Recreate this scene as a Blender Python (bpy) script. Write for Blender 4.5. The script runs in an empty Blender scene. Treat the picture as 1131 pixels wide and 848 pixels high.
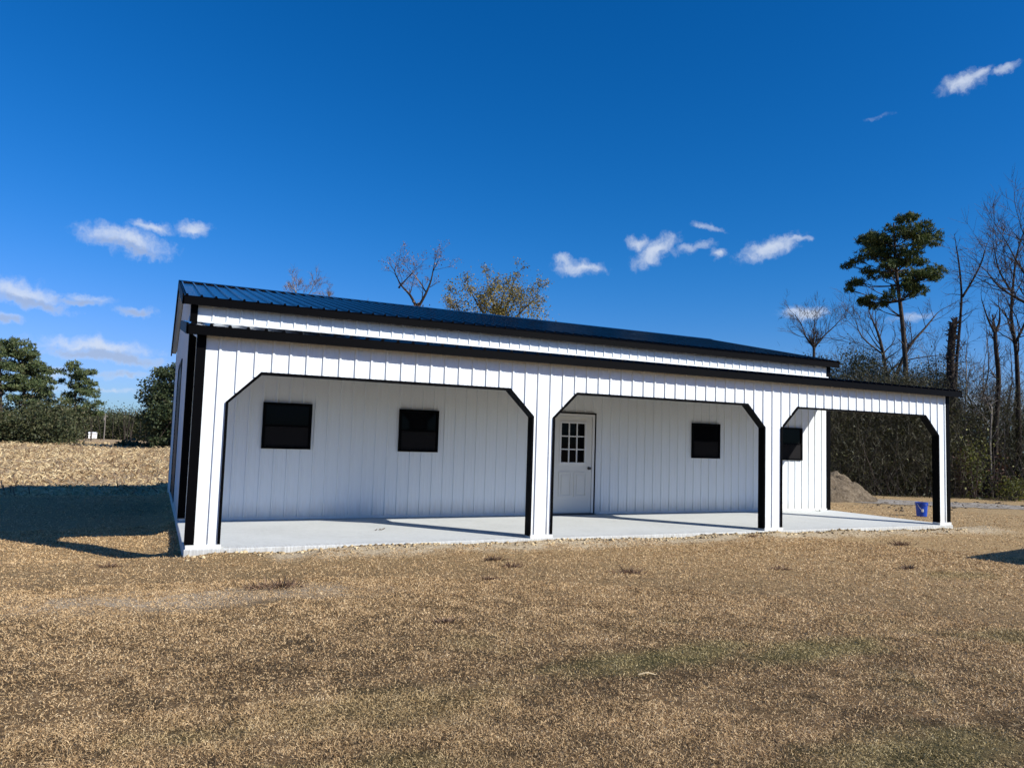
import bpy, bmesh, math, random
import numpy as np
from mathutils import Vector, Matrix

random.seed(7)
rng = np.random.default_rng(11)
SC = bpy.context.scene
COL = SC.collection

# ------------------------------------------------------------------ camera
W, H = 1131.0, 848.0                     # pixel frame of the photograph
FPX, YAW, PITCH, ROLL = 818.8, 0.44586, 0.07505, 0.03142
CAM = Vector((-0.452, -10.564, 1.539))
FW = Vector((math.sin(YAW) * math.cos(PITCH), math.cos(YAW) * math.cos(PITCH), math.sin(PITCH)))
_rt = Vector((math.cos(YAW), -math.sin(YAW), 0))
_up = _rt.cross(FW)
RT = _rt * math.cos(ROLL) + _up * math.sin(ROLL)
UP = -_rt * math.sin(ROLL) + _up * math.cos(ROLL)
cam_d = bpy.data.cameras.new("camera")
cam_d.sensor_width = 36.0
cam_d.lens = FPX / W * 36.0
cam_d.clip_start = 0.05
cam_d.clip_end = 9000
cam = bpy.data.objects.new("camera", cam_d)
COL.objects.link(cam)
m = Matrix.Identity(4)
for i in range(3):
    m[i][0], m[i][1], m[i][2], m[i][3] = RT[i], UP[i], -FW[i], CAM[i]
cam.matrix_world = m
SC.camera = cam


def at(u, v, depth):
    """point seen at a pixel of the photograph, at a distance along the view axis"""
    return CAM + (FW + RT * ((u - W / 2) / FPX) - UP * ((v - H / 2) / FPX)) * depth


def direction(u, v):
    return (at(u, v, 1) - CAM).normalized()


# ------------------------------------------------------------------ light
TO_SUN = Vector((0.77, -1.0, 0.78)).normalized()
SUN_EL = math.asin(TO_SUN.z)
sun_d = bpy.data.lights.new("sun", 'SUN')
sun_d.energy = 4.4
sun_d.angle = math.radians(0.5)
sun_d.color = (1.0, 0.972, 0.915)
sun = bpy.data.objects.new("sun", sun_d)
COL.objects.link(sun)
sun.rotation_euler = (-TO_SUN).to_track_quat('-Z', 'Y').to_euler()
sun.location = (20, -20, 30)

SC.view_settings.view_transform = 'Standard'
SC.view_settings.look = 'None'
SC.view_settings.exposure = 0.57
SC.view_settings.gamma = 1.0
SC.view_settings.use_curve_mapping = False


class NT:
    """small helper to write node trees"""
    def __init__(self, tree):
        self.t = tree
        tree.nodes.clear()

    def n(self, typ, ins=None, **kw):
        nd = self.t.nodes.new(typ)
        for k, v in kw.items():
            setattr(nd, k, v)
        for k, v in (ins or {}).items():
            if isinstance(v, bpy.types.NodeSocket):
                self.t.links.new(v, nd.inputs[k])
            else:
                nd.inputs[k].default_value = v
        return nd

    def math(self, op, a, b=0.0, c=0.0, clamp=False):
        nd = self.n('ShaderNodeMath', {0: a, 1: b, 2: c}, operation=op, use_clamp=clamp)
        return nd.outputs[0]

    def vmath(self, op, a, b=(0, 0, 0), out=0):
        nd = self.n('ShaderNodeVectorMath', {0: a, 1: b}, operation=op)
        return nd.outputs[out]

    def mix(self, f, a, b, blend='MIX'):
        nd = self.n('ShaderNodeMix', data_type='RGBA', blend_type=blend)
        for k, v in ((0, f), (6, a), (7, b)):
            if isinstance(v, bpy.types.NodeSocket):
                self.t.links.new(v, nd.inputs[k])
            else:
                nd.inputs[k].default_value = v if k == 0 else (*v[:3], 1)
        return nd.outputs[2]

    def noise(self, vec, scale, detail=4.0, rough=0.55, out=0):
        return self.n('ShaderNodeTexNoise', {'Vector': vec, 'Scale': scale, 'Detail': detail, 'Roughness': rough}).outputs[out]

    def smooth(self, x, a, b, lo=0.0, hi=1.0):
        nd = self.n('ShaderNodeMapRange', {0: x, 1: a, 2: b, 3: lo, 4: hi}, interpolation_type='SMOOTHSTEP')
        return nd.outputs[0]

    def ramp(self, f, stops):
        nd = self.n('ShaderNodeValToRGB', {0: f})
        e = nd.color_ramp.elements
        while len(e) < len(stops):
            e.new(0.5)
        for el, (p, c) in zip(e, stops):
            el.position = p
            el.color = (*c[:3], 1)
        return nd.outputs[0]


world = bpy.data.worlds.new("World")
SC.world = world
world.use_nodes = True
w = NT(world.node_tree)
sky = w.n('ShaderNodeTexSky', sky_type='NISHITA', sun_disc=False, sun_elevation=SUN_EL,
          sun_rotation=math.atan2(TO_SUN.x, TO_SUN.y), altitude=0.0, air_density=1.0, dust_density=0.25, ozone_density=3.5)
tint = w.n('ShaderNodeHueSaturation', {'Saturation': 1.25, 'Value': 1.0, 'Hue': 0.5, 'Color': sky.outputs[0]})
# the deep, saturated blue of a dry winter sky: less red and green aloft, a soft limit at the horizon
sep = w.n('ShaderNodeSeparateColor', {0: tint.outputs[0]})
red = w.math('MULTIPLY', w.math('POWER', w.math('MULTIPLY', sep.outputs[0], 0.13), 2.1), 2.3)
red = w.math('DIVIDE', red, w.math('MULTIPLY_ADD', red, 2.3, 1.0))
grn = w.math('MULTIPLY', sep.outputs[1], 0.13 * 0.66)
grn = w.math('DIVIDE', grn, w.math('MULTIPLY_ADD', w.math('POWER', grn, 2.0), 0.35, 1.0))
blu = w.math('MULTIPLY', sep.outputs[2], 0.13 * 1.0)
deep = w.n('ShaderNodeCombineColor', {0: red, 1: grn, 2: blu})
bg_sky = w.n('ShaderNodeBackground', {'Color': w.vmath('SCALE', deep.outputs[0]), 'Strength': 0.1})
bg_sky.inputs[0].links[0].from_node.inputs['Scale'].default_value = 6.8
dirv = w.n('ShaderNodeTexCoord').outputs['Generated']
nz = w.n('ShaderNodeTexNoise', {'Vector': dirv, 'Scale': 26.0, 'Detail': 6.0, 'Roughness': 0.62})
wob = w.vmath('SCALE', w.vmath('SUBTRACT', nz.outputs['Color'], (0.5, 0.5, 0.5)))
wob.node.inputs['Scale'].default_value = 0.034
dirw = w.vmath('ADD', dirv, wob)


def cloud_field(items):
    """smallest elliptical distance to any of the clouds, in units of their radii"""
    cur = None
    for u, v, ru, rv, ang, weak in items:
        c = direction(u, v)
        rr = Vector((0, 0, 1)).cross(c).normalized() * -1
        uu = rr.cross(c).normalized()
        if uu.z < 0:
            uu = -uu
        ca, sa = math.cos(ang), math.sin(ang)
        r1, u1 = rr * ca + uu * sa, uu * ca - rr * sa
        k = 1.0 / (1 + ((u - W / 2) ** 2 + (v - H / 2) ** 2) / FPX ** 2) ** 0.5
        a = w.vmath('DOT_PRODUCT', dirw, tuple(r1 * (FPX / ru / k)), out=1)
        b = w.vmath('DOT_PRODUCT', dirw, tuple(u1 * (FPX / rv / k)), out=1)
        L = w.vmath('LENGTH', w.n('ShaderNodeCombineXYZ', {0: a, 1: b, 2: weak}).outputs[0], out=1)
        cur = L if cur is None else w.math('MINIMUM', cur, L)
    return cur


WHITE = [(138, 266, 52, 15, -.1, 0), (168, 250, 22, 8, 0, .2), (214, 251, 22, 9, .1, .1),
         (26, 324, 48, 15, -.1, 0), (98, 330, 28, 8, 0, .5), (150, 345, 28, 6, 0, .45), (8, 352, 18, 7, 0, .4),
         (108, 383, 66, 11, -.03, 0), (60, 411, 30, 7, 0, .45), (135, 413, 28, 5, 0, .4), (130, 430, 30, 4, 0, .6),
         (640, 295, 30, 9, .0, .1), (622, 287, 12, 7, 0, .3), (727, 277, 30, 13, .6, 0), (706, 268, 18, 8, 0, .3),
         (766, 275, 24, 8, .2, .55), (793, 281, 11, 7, 0, .3), (781, 250, 18, 5, -.3, .55),
         (850, 273, 36, 12, .3, 0), (884, 264, 18, 5, -.2, .45), (889, 346, 26, 8, 0, .05),
         (1064, 91, 26, 12, .15, .1), (1080, 84, 16, 8, .3, .3), (1110, 77, 15, 6, .3, .4), (970, 127, 22, 6, .1, 1.0),
         (1090, 452, 60, 22, 0, .45), (40, 425, 40, 9, 0, .6), (1010, 352, 26, 7, 0, .6)]
GREY = [(120, 394, 72, 8, -.05, .15), (36, 334, 46, 8, -.15, .25), (90, 333, 30, 6, 0, .4), (8, 354, 18, 6, 0, .3),
        (150, 346, 28, 5, 0, .4), (140, 274, 50, 7, -.12, .5), (130, 412, 40, 5, 0, .55)]
fw_ = cloud_field(WHITE)
fg_ = cloud_field(GREY)
fine = w.noise(dirw, 90.0, 6.0, 0.6)
fineo = w.math('MULTIPLY', w.math('SUBTRACT', fine, 0.5), 1.15)
aw = w.smooth(w.math('ADD', fw_, fineo), 1.22, 0.0, 0.0, 0.84)
ag = w.smooth(w.math('ADD', fg_, fineo), 1.15, 0.3, 0.0, 0.85)
ccol = w.mix(ag, (0.46, 0.51, 0.60), (0.25, 0.30, 0.41))
bg_c = w.n('ShaderNodeBackground', {'Color': ccol, 'Strength': 1.0})
amax = w.math('MAXIMUM', aw, w.math('MULTIPLY', ag, 0.85))
wmix = w.n('ShaderNodeMixShader', {0: amax, 1: bg_sky.outputs[0], 2: bg_c.outputs[0]})
w.n('ShaderNodeOutputWorld', {0: wmix.outputs[0]})


# ------------------------------------------------------------------ materials
def material(name):
    mt = bpy.data.materials.new(name)
    mt.use_nodes = True
    return mt, NT(mt.node_tree)


def finish(nt, col, rough=0.6, bump=None, bump_d=0.01, bump_s=0.5, metallic=0.0, spec=0.5, extra=None):
    ins = {'Base Color': col if isinstance(col, bpy.types.NodeSocket) else (*col[:3], 1), 'Roughness': rough,
           'Metallic': metallic, 'Specular IOR Level': spec}
    if bump is not None:
        ins['Normal'] = nt.n('ShaderNodeBump', {'Strength': bump_s, 'Distance': bump_d, 'Height': bump}).outputs[0]
    ins.update(extra or {})
    b = nt.n('ShaderNodeBsdfPrincipled', ins)
    nt.n('ShaderNodeOutputMaterial', {0: b.outputs[0]})
    return b


def painted(name, col, rough, dirt=0.0, vary=0.04, scale=1.3, bump=0.0, streak=False, spec=0.5):
    mt, t = material(name)
    P = t.n('ShaderNodeNewGeometry').outputs['Position']
    if streak:
        Pv = t.vmath('MULTIPLY', P, (1, 1, 0.12))
    else:
        Pv = P
    n1 = t.noise(Pv, scale, 5)
    n2 = t.noise(Pv, scale * 14, 4)
    f = t.math('MULTIPLY_ADD', t.math('ADD', n1, t.math('MULTIPLY', n2, 0.5)), vary * 2, 1 - vary * 1.5)
    c = t.mix(1.0, col, t.n('ShaderNodeCombineXYZ', {0: f, 1: f, 2: f}).outputs[0], 'MULTIPLY')
    if dirt:
        z = t.n('ShaderNodeSeparateXYZ', {0: P}).outputs[2]
        dm = t.math('MULTIPLY', t.smooth(t.math('ADD', z, t.math('MULTIPLY', n2, -0.5)), 0.15, -0.28), dirt)
        c = t.mix(dm, c, (0.42, 0.33, 0.22))
    r = t.math('MULTIPLY_ADD', n2, 0.14, rough - 0.07)
    finish(t, c, r, bump=n1 if bump else None, bump_d=bump, bump_s=0.4, spec=spec)
    return mt


M = {}
M['white'] = painted("white_metal", (0.765, 0.80, 0.81), 0.45, dirt=0.35, vary=0.035, streak=True, bump=0.006)
M['black'] = painted("black_trim", (0.0012, 0.0012, 0.0016), 0.5, vary=0.15, spec=.04)
M['roof'] = painted("black_roof", (0.0035, 0.004, 0.0055), 0.14, vary=0.12, bump=0.001, spec=0.055)
M['cream'] = painted("door_paint", (0.66, 0.64, 0.58), 0.5, vary=0.02)
M['jamb'] = painted("jamb_paint", (0.70, 0.69, 0.66), 0.5, vary=0.02)
M['steel'] = painted("dark_steel", (0.05, 0.05, 0.05), 0.3)
M['rollup'] = painted("rollup_door", (0.006, 0.007, 0.013), 0.5, spec=.15)
M['bluepatch'] = painted("patch_blue", (0.22, 0.42, 0.66), 0.4)
M['bluepail'] = painted("blue_plastic", (0.003, 0.05, 0.36), 0.35)
M['offwhite'] = painted("white_paint", (0.78, 0.78, 0.76), 0.6)
M['grey_wood'] = painted("grey_wood", (0.17, 0.15, 0.13), 0.85)
M['straw'] = painted("straw_stick", (0.55, 0.42, 0.24), 0.8)
mt, t = material("window_glass")
P = t.n('ShaderNodeNewGeometry').outputs['Position']
finish(t, (0.003, 0.003, 0.004), 0.06, bump=t.noise(P, 1.6, 2), bump_d=0.02, bump_s=0.08, spec=.045)
M['glass'] = mt
mt, t = material("insect_screen")
P = t.n('ShaderNodeNewGeometry').outputs['Position']
finish(t, t.mix(t.noise(P, 60), (0.009, 0.0085, 0.009), (0.022, 0.021, 0.022)), 0.8, spec=0.02)
M['screen'] = mt

# concrete
mt, t = material("concrete")
G = t.n('ShaderNodeNewGeometry')
P = G.outputs['Position']
n1 = t.noise(P, 0.9, 6, 0.65)
n2 = t.noise(P, 12, 6, 0.7)
n3 = t.noise(t.vmath('MULTIPLY', P, (1.2, 14, 1)), 2.2, 5)
c = t.ramp(t.math('ADD', t.math('MULTIPLY', n1, .55), t.math('MULTIPLY', n2, .45)),
           [(.3, (.49, .50, .47)), (.5, (.59, .60, .57)), (.7, (.655, .665, .635))])
c = t.mix(t.smooth(n3, .5, .72, 0, .35), c, (.67, .675, .64))
z = t.n('ShaderNodeSeparateXYZ', {0: P})
edge = t.math('MULTIPLY', t.smooth(z.outputs[1], 0.28, 0.0), t.smooth(t.noise(t.vmath('MULTIPLY', P, (9, 1.5, 1)), 4.0, 4), .45, .6))
c = t.mix(t.math('MULTIPLY', edge, .45), c, (.36, .34, .30))
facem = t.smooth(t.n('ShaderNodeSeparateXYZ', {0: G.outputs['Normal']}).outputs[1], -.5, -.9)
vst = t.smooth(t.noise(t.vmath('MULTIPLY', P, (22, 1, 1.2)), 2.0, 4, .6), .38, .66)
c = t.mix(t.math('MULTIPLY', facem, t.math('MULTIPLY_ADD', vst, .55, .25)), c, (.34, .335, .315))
low = t.smooth(t.math('ADD', z.outputs[2], t.math('MULTIPLY', n2, .12)), .0, -.12)
c = t.mix(t.math('MULTIPLY', low, .6), c, (.46, .37, .24))
finish(t, c, .85, bump=n2, bump_d=.006, bump_s=.6, spec=.3)
M['concrete'] = mt


def bark(name, a, b):
    mt, t = material(name)
    P = t.n('ShaderNodeNewGeometry').outputs['Position']
    n1 = t.noise(t.vmath('MULTIPLY', P, (1, 1, .25)), 14, 5, .65)
    finish(t, t.mix(t.smooth(n1, .35, .65), a, b), .9, bump=n1, bump_d=.03, bump_s=.8, spec=.2)
    return mt


M['bark'] = bark("brown_bark", (.026, .020, .016), (.085, .066, .051))
M['darkbark'] = bark("dark_bark", (.014, .011, .009), (.048, .037, .030))
M['palebark'] = bark("pale_bark", (.14, .12, .10), (.30, .265, .225))
M['twig'] = bark("grey_twig", (.05, .039, .032), (.115, .092, .077))
M['pinktwig'] = bark("pinkish_twig", (.15, .11, .09), (.30, .23, .19))


def leafy(name, stops, rough=.6, trans=.25, scale=.9):
    mt, t = material(name)
    G = t.n('ShaderNodeNewGeometry')
    n1 = t.noise(G.outputs['Position'], scale, 3)
    f = t.math('MULTIPLY_ADD', G.outputs['Random Per Island'], .62, t.math('MULTIPLY_ADD', n1, .9, -.26), clamp=True)
    c = t.ramp(f, stops)
    d = t.n('ShaderNodeBsdfPrincipled', {'Base Color': c, 'Roughness': rough, 'Specular IOR Level': .3})
    tr = t.n('ShaderNodeBsdfTranslucent', {'Color': c})
    mx = t.n('ShaderNodeMixShader', {0: trans, 1: d.outputs[0], 2: tr.outputs[0]})
    t.n('ShaderNodeOutputMaterial', {0: mx.outputs[0]})
    return mt


M['needles'] = leafy("pine_needles", [(0, (.014, .026, .010)), (.4, (.044, .072, .018)), (.75, (.105, .12, .026)), (1, (.18, .165, .04))])
M['farneedles'] = leafy("far_pine_needles", [(0, (.028, .050, .022)), (.4, (.080, .115, .045)), (.75, (.16, .18, .07)), (1, (.26, .235, .11))])
M['oakleaf'] = leafy("oak_leaves", [(0, (.010, .020, .009)), (.5, (.038, .058, .022)), (.8, (.09, .105, .045)), (1, (.19, .18, .11))])
M['gold'] = leafy("autumn_leaves", [(0, (.075, .070, .022)), (.4, (.20, .165, .05)), (.75, (.35, .27, .08)), (1, (.50, .36, .11))], trans=.35)
M['thicket'] = leafy("thicket_leaves", [(0, (.014, .015, .006)), (.4, (.042, .044, .016)), (.7, (.088, .086, .030)), (1, (.19, .165, .065))])
M['thicktwig'] = leafy("thicket_twigs", [(0, (.016, .015, .008)), (.45, (.048, .042, .022)), (.8, (.10, .088, .05)), (1, (.22, .19, .13))], trans=0.0)
M['rust'] = leafy("rust_leaves", [(0, (.03, .014, .010)), (.5, (.085, .040, .024)), (1, (.17, .085, .05))])
M['privet'] = leafy("privet_leaves", [(0, (.028, .036, .010)), (.5, (.10, .11, .026)), (1, (.28, .25, .06))], trans=.35)
M['farwood'] = leafy("far_wood", [(0, (.014, .020, .009)), (.35, (.045, .056, .022)), (.65, (.090, .096, .040)), (.87, (.13, .112, .060)), (1, (.19, .16, .085))], scale=.7)
M['litter'] = leafy("corn_litter", [(0, (.12, .070, .034)), (.3, (.36, .24, .125)), (.6, (.58, .44, .235)), (1, (.76, .63, .38))], trans=.15, scale=.35)
M['weed'] = leafy("dead_weed", [(0, (.06, .036, .022)), (.5, (.17, .10, .06)), (1, (.34, .23, .14))], trans=.1)

M['rock'] = leafy("pale_clod", [(0, (.06, .042, .025)), (.3, (.24, .17, .095)), (.6, (.50, .38, .21)), (1, (.70, .57, .36))], rough=.95, trans=0, scale=2.0)

# lawn ground
LAWN_A, LAWN_B, LAWN_C = (.135, .082, .042), (.29, .19, .095), (.40, .275, .145)


def lawn_masks(t, P):
    """green patches, bare pale soil, as functions of place"""
    s = t.n('ShaderNodeSeparateXYZ', {0: P})
    x, y = s.outputs[0], s.outputs[1]
    nb = t.noise(P, .55, 4, .6)
    g = t.smooth(nb, .55, .70)
    near = t.smooth(t.math('ADD', y, t.math('MULTIPLY', x, .14)), -3.6, -5.4)
    gm = t.math('MULTIPLY', t.math('MULTIPLY', g, near), .45)
    wv = t.math('MULTIPLY', t.math('SUBTRACT', t.noise(P, 3.0, 4, .6), .5), 1.5)
    for cx, cy, rx, ry, a in ((3.25, -5.7, 1.0, .3, .62), (4.6, -6.0, .9, .28, .62), (3.5, -7.75, .9, .4, .55), (.15, -6.75, .28, .2, .6), (9.6, -3.9, .7, .35, .35), (1.0, -6.0, .9, .4, .25)):
        e = t.n('ShaderNodeCombineXYZ', {0: t.math('DIVIDE', t.math('SUBTRACT', x, cx), rx), 1: t.math('DIVIDE', t.math('SUBTRACT', y, cy), ry), 2: 0.0}).outputs[0]
        d = t.math('ADD', t.vmath('LENGTH', e, out=1), wv)
        gm = t.math('MAXIMUM', gm, t.smooth(d, 1.35, .35, 0, a))
    return x, y, gm, nb


mt, t = material("lawn_soil")
P = t.n('ShaderNodeNewGeometry').outputs['Position']
x, y, green, nb = lawn_masks(t, P)
nf = t.noise(P, 26, 7, .7)
nm = t.noise(P, 3.2, 5, .6)
nst = t.noise(t.vmath('MULTIPLY', P, (1, 2.2, 1)), 9, 6, .7)
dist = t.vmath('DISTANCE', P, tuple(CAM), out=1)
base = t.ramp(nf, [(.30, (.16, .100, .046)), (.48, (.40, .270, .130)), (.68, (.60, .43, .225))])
near_dark = t.ramp(nf, [(.3, (.030, .019, .009)), (.54, (.10, .064, .030)), (.75, (.24, .160, .078))])  # darker soil close to the camera: shade between blades put into the colour
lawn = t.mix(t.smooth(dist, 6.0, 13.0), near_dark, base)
lawn = t.mix(t.smooth(nm, .40, .66, 0, .50), lawn, (.35, .215, .10))
lawn = t.mix(t.smooth(nst, .56, .72, 0, .5), lawn, (.64, .48, .28))
lawn = t.mix(t.math('MULTIPLY', green, .5), lawn, (.10, .13, .04))


def box_mask(t, x, y, x0, x1, y0, y1, s, wob):
    a = t.math('MULTIPLY', t.smooth(t.math('ADD', x, wob), x0 - s, x0 + s), t.smooth(t.math('ADD', x, wob), x1 + s, x1 - s))
    b = t.math('MULTIPLY', t.smooth(t.math('ADD', y, wob), y0 - s, y0 + s), t.smooth(t.math('ADD', y, wob), y1 + s, y1 - s))
    return t.math('MULTIPLY', a, b)


wobb = t.math('MULTIPLY', t.math('SUBTRACT', t.noise(P, 2.2, 5, .65), .5), .9)
# bare grey patch left of the porch corner, sandy strip along the slab, worn ground round the building
patch = box_mask(t, x, y, -1.5, 0.5, -2.85, -2.0, .34, wobb)
patch2 = box_mask(t, x, y, 0.2, 2.0, -2.8, -2.2, .3, wobb)
pm = t.math('MAXIMUM', patch, t.math('MULTIPLY', patch2, .7))
soil = t.ramp(t.noise(P, 17, 7, .7), [(.3, (.38, .29, .19)), (.55, (.54, .43, .295)), (.75, (.66, .54, .39))])
lawn = t.mix(t.math('MULTIPLY', pm, .85), lawn, soil)
sand = t.ramp(t.noise(P, 13, 7, .75), [(.28, (.22, .16, .095)), (.5, (.58, .46, .30)), (.75, (.76, .64, .44))])
strip = box_mask(t, x, y, 1.0, 16.6, -.62, .3, .22, wobb)
lawn = t.mix(t.math('MULTIPLY', strip, .9), lawn, sand)
right = t.math('MULTIPLY', t.smooth(t.math('ADD', x, wobb), 14.9, 16.2), t.smooth(nm, .3, .65))
lawn = t.mix(t.math('MULTIPLY', right, .35), lawn, (.42, .32, .18))
# the field behind
fieldm = t.smooth(t.math('ADD', y, t.math('ADD', wobb, t.math('MULTIPLY', x, .02))), 12.8, 14.0)
fn = t.noise(t.vmath('MULTIPLY', P, (.5, 1, 1)), 2.2, 6, .72)
field = t.ramp(fn, [(.3, (.24, .155, .085)), (.5, (.42, .295, .165)), (.72, (.60, .46, .27))])
lawn = t.mix(t.math('MULTIPLY', fieldm, t.smooth(x, 15.0, 12.0)), lawn, field)
# leaf-strewn dark floor of the wood
wd = t.math('ADD', t.math('MULTIPLY', x, math.sin(YAW)), t.math('MULTIPLY', y, math.cos(YAW)))
woodm = t.math('MULTIPLY', t.smooth(t.math('ADD', wd, t.math('MULTIPLY', wobb, 2)), 18.4, 19.6), t.smooth(x, 14.0, 18.0))
wn = t.noise(P, 3.0, 6, .7)
floor = t.ramp(wn, [(.3, (.045, .045, .018)), (.5, (.12, .09, .05)), (.7, (.24, .18, .12))])
lawn = t.mix(woodm, lawn, floor)
hb = t.math('ADD', t.math('MULTIPLY', nf, 1.0), t.math('MULTIPLY', nst, .6))
finish(t, lawn, .95, bump=hb, bump_d=.05, bump_s=.9, spec=.15)
M['ground'] = mt

mt, t = material("track_dirt")
P = t.n('ShaderNodeNewGeometry').outputs['Position']
n1 = t.noise(P, 5, 7, .75)
finish(t, t.ramp(n1, [(.32, (.09, .07, .05)), (.48, (.30, .26, .21)), (.68, (.50, .46, .40))]), .95, bump=n1, bump_d=.08, bump_s=.9, spec=.2)
M['track'] = mt
mt, t = material("pile_dirt")
P = t.n('ShaderNodeNewGeometry').outputs['Position']
n1 = t.noise(P, 4.5, 8, .78)
n0 = t.noise(P, 16, 6, .75)
finish(t, t.ramp(t.math('ADD', t.math('MULTIPLY', n1, .6), t.math('MULTIPLY', n0, .4)), [(.3, (.07, .046, .03)), (.48, (.21, .16, .105)), (.66, (.41, .33, .225))]), .95, bump=t.math('ADD', n1, n0), bump_d=.12, bump_s=1.0, spec=.15)
M['pile'] = mt

# grass blades
mt, t = material("dormant_grass")
G = t.n('ShaderNodeNewGeometry')
P = G.outputs['Position']
x, y, green, nb = lawn_masks(t, P)
nm = t.noise(P, 3.2, 5, .6)
f = t.math('ADD', t.math('MULTIPLY', G.outputs['Random Per Island'], .72), t.math('MULTIPLY_ADD', nm, .9, -.32), clamp=True)
dry = t.ramp(f, [(0, (.12, .066, .028)), (.2, (.31, .190, .086)), (.45, (.57, .380, .185)), (.8, (.74, .54, .295)), (1, (.86, .69, .43))])
grn = t.ramp(f, [(0, (.05, .065, .014)), (.5, (.15, .185, .045)), (1, (.33, .34, .11))])
c = t.mix(t.math('MULTIPLY', green, t.math('MULTIPLY_ADD', G.outputs['Random Per Island'], -.35, .95)), dry, grn)
d = t.n('ShaderNodeBsdfPrincipled', {'Base Color': c, 'Roughness': .6, 'Specular IOR Level': .3})
tr = t.n('ShaderNodeBsdfTranslucent', {'Color': c})
mx = t.n('ShaderNodeMixShader', {0: .25, 1: d.outputs[0], 2: tr.outputs[0]})
t.n('ShaderNodeOutputMaterial', {0: mx.outputs[0]})
M['grass'] = mt


# ------------------------------------------------------------------ mesh helpers
class MB:
    def __init__(self):
        self.v, self.f = [], []

    def poly(self, pts):
        i = len(self.v)
        self.v.extend([tuple(p) for p in pts])
        self.f.append(tuple(range(i, i + len(pts))))

    def box(self, x0, x1, y0, y1, z0, z1):
        i = len(self.v)
        self.v += [(x, y, z) for z in (z0, z1) for y in (y0, y1) for x in (x0, x1)]
        for q in ((0, 2, 3, 1), (4, 5, 7, 6), (0, 1, 5, 4), (2, 6, 7, 3), (0, 4, 6, 2), (1, 3, 7, 5)):
            self.f.append(tuple(i + k for k in q))

    def prism(self, loop_a, loop_b):
        """closed solid between two loops of equal length"""
        n, i = len(loop_a), len(self.v)
        self.v += [tuple(p) for p in loop_a] + [tuple(p) for p in loop_b]
        self.f.append(tuple(i + k for k in range(n))[::-1])
        self.f.append(tuple(i + n + k for k in range(n)))
        for k in range(n):
            k2 = (k + 1) % n
            self.f.append((i + k, i + k2, i + n + k2, i + n + k))

    def tube(self, pts, rad, n=6, cap=True):
        pts = [Vector(p) for p in pts]
        i0 = len(self.v)
        t = (pts[1] - pts[0]).normalized()
        a = t.orthogonal().normalized()
        for k, p in enumerate(pts):
            if k:
                t2 = (pts[min(k + 1, len(pts) - 1)] - pts[k - 1])
                if t2.length > 1e-9:
                    t = t2.normalized()
                a = (a - t * a.dot(t))
                a = a.normalized() if a.length > 1e-6 else t.orthogonal().normalized()
            b = t.cross(a)
            for j in range(n):
                an = 2 * math.pi * j / n
                self.v.append(tuple(p + (a * math.cos(an) + b * math.sin(an)) * rad[k]))
        for k in range(len(pts) - 1):
            for j in range(n):
                j2 = (j + 1) % n
                self.f.append((i0 + k * n + j, i0 + k * n + j2, i0 + (k + 1) * n + j2, i0 + (k + 1) * n + j))
        if cap:
            self.f.append(tuple(i0 + j for j in range(n))[::-1])
            e = i0 + (len(pts) - 1) * n
            self.f.append(tuple(e + j for j in range(n)))

    def build(self, name, mat, parent=None, smooth=False, fix=True):
        me = bpy.data.meshes.new(name)
        me.from_pydata(self.v, [], self.f)
        if fix:
            bm = bmesh.new()
            bm.from_mesh(me)
            bmesh.ops.recalc_face_normals(bm, faces=bm.faces)
            bm.to_mesh(me)
            bm.free()
        me.materials.append(mat)
        if smooth:
            me.polygons.foreach_set('use_smooth', [True] * len(me.polygons))
        o = bpy.data.objects.new(name, me)
        COL.objects.link(o)
        if parent is not None:
            o.parent = parent
            o.location = -parent.location if parent.parent is None else (0, 0, 0)
        return o


def np_mesh(name, verts, faces_list, mat, parent=None):
    """faces_list: arrays (n,k) of one size each"""
    me = bpy.data.meshes.new(name)
    nv = len(verts)
    me.vertices.add(nv)
    me.vertices.foreach_set('co', np.ascontiguousarray(verts, dtype=np.float32).ravel())
    loops = np.concatenate([f.ravel() for f in faces_list]).astype(np.int32)
    sizes = np.concatenate([np.full(len(f), f.shape[1], dtype=np.int32) for f in faces_list])
    starts = np.concatenate([[0], np.cumsum(sizes)[:-1]]).astype(np.int32)
    me.loops.add(len(loops))
    me.loops.foreach_set('vertex_index', loops)
    me.polygons.add(len(sizes))
    me.polygons.foreach_set('loop_start', starts)
    me.polygons.foreach_set('loop_total', sizes)
    me.update(calc_edges=True)
    me.materials.append(mat)
    o = bpy.data.objects.new(name, me)
    COL.objects.link(o)
    if parent is not None:
        o.parent = parent
        o.location = -parent.location
    return o


def tag(o, label=None, cat=None, group=None, kind=None):
    for k, v in (('label', label), ('category', cat), ('group', group), ('kind', kind)):
        if v:
            o[k] = v
    return o


def thing(name, loc, label, cat, group=None):
    o = bpy.data.objects.new(name, None)
    o.empty_display_size = .3
    o.location = loc
    COL.objects.link(o)
    return tag(o, label, cat, group)


# ------------------------------------------------------------------ ground
def _vn(seed, n=64):
    r = np.random.default_rng(seed)
    return r.random((n, n))


_N1, _N2 = _vn(1), _vn(2)


def vnoise(x, y, tab):
    n = tab.shape[0]
    xi, yi = np.floor(x).astype(int), np.floor(y).astype(int)
    fx, fy = x - xi, y - yi
    fx, fy = fx * fx * (3 - 2 * fx), fy * fy * (3 - 2 * fy)
    a, b = tab[xi % n, yi % n], tab[(xi + 1) % n, yi % n]
    c, d = tab[xi % n, (yi + 1) % n], tab[(xi + 1) % n, (yi + 1) % n]
    return (a * (1 - fx) + b * fx) * (1 - fy) + (c * (1 - fx) + d * fx) * fy


def sstep(x, a, b):
    t = np.clip((x - a) / (b - a), 0, 1)
    return t * t * (3 - 2 * t)


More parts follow.
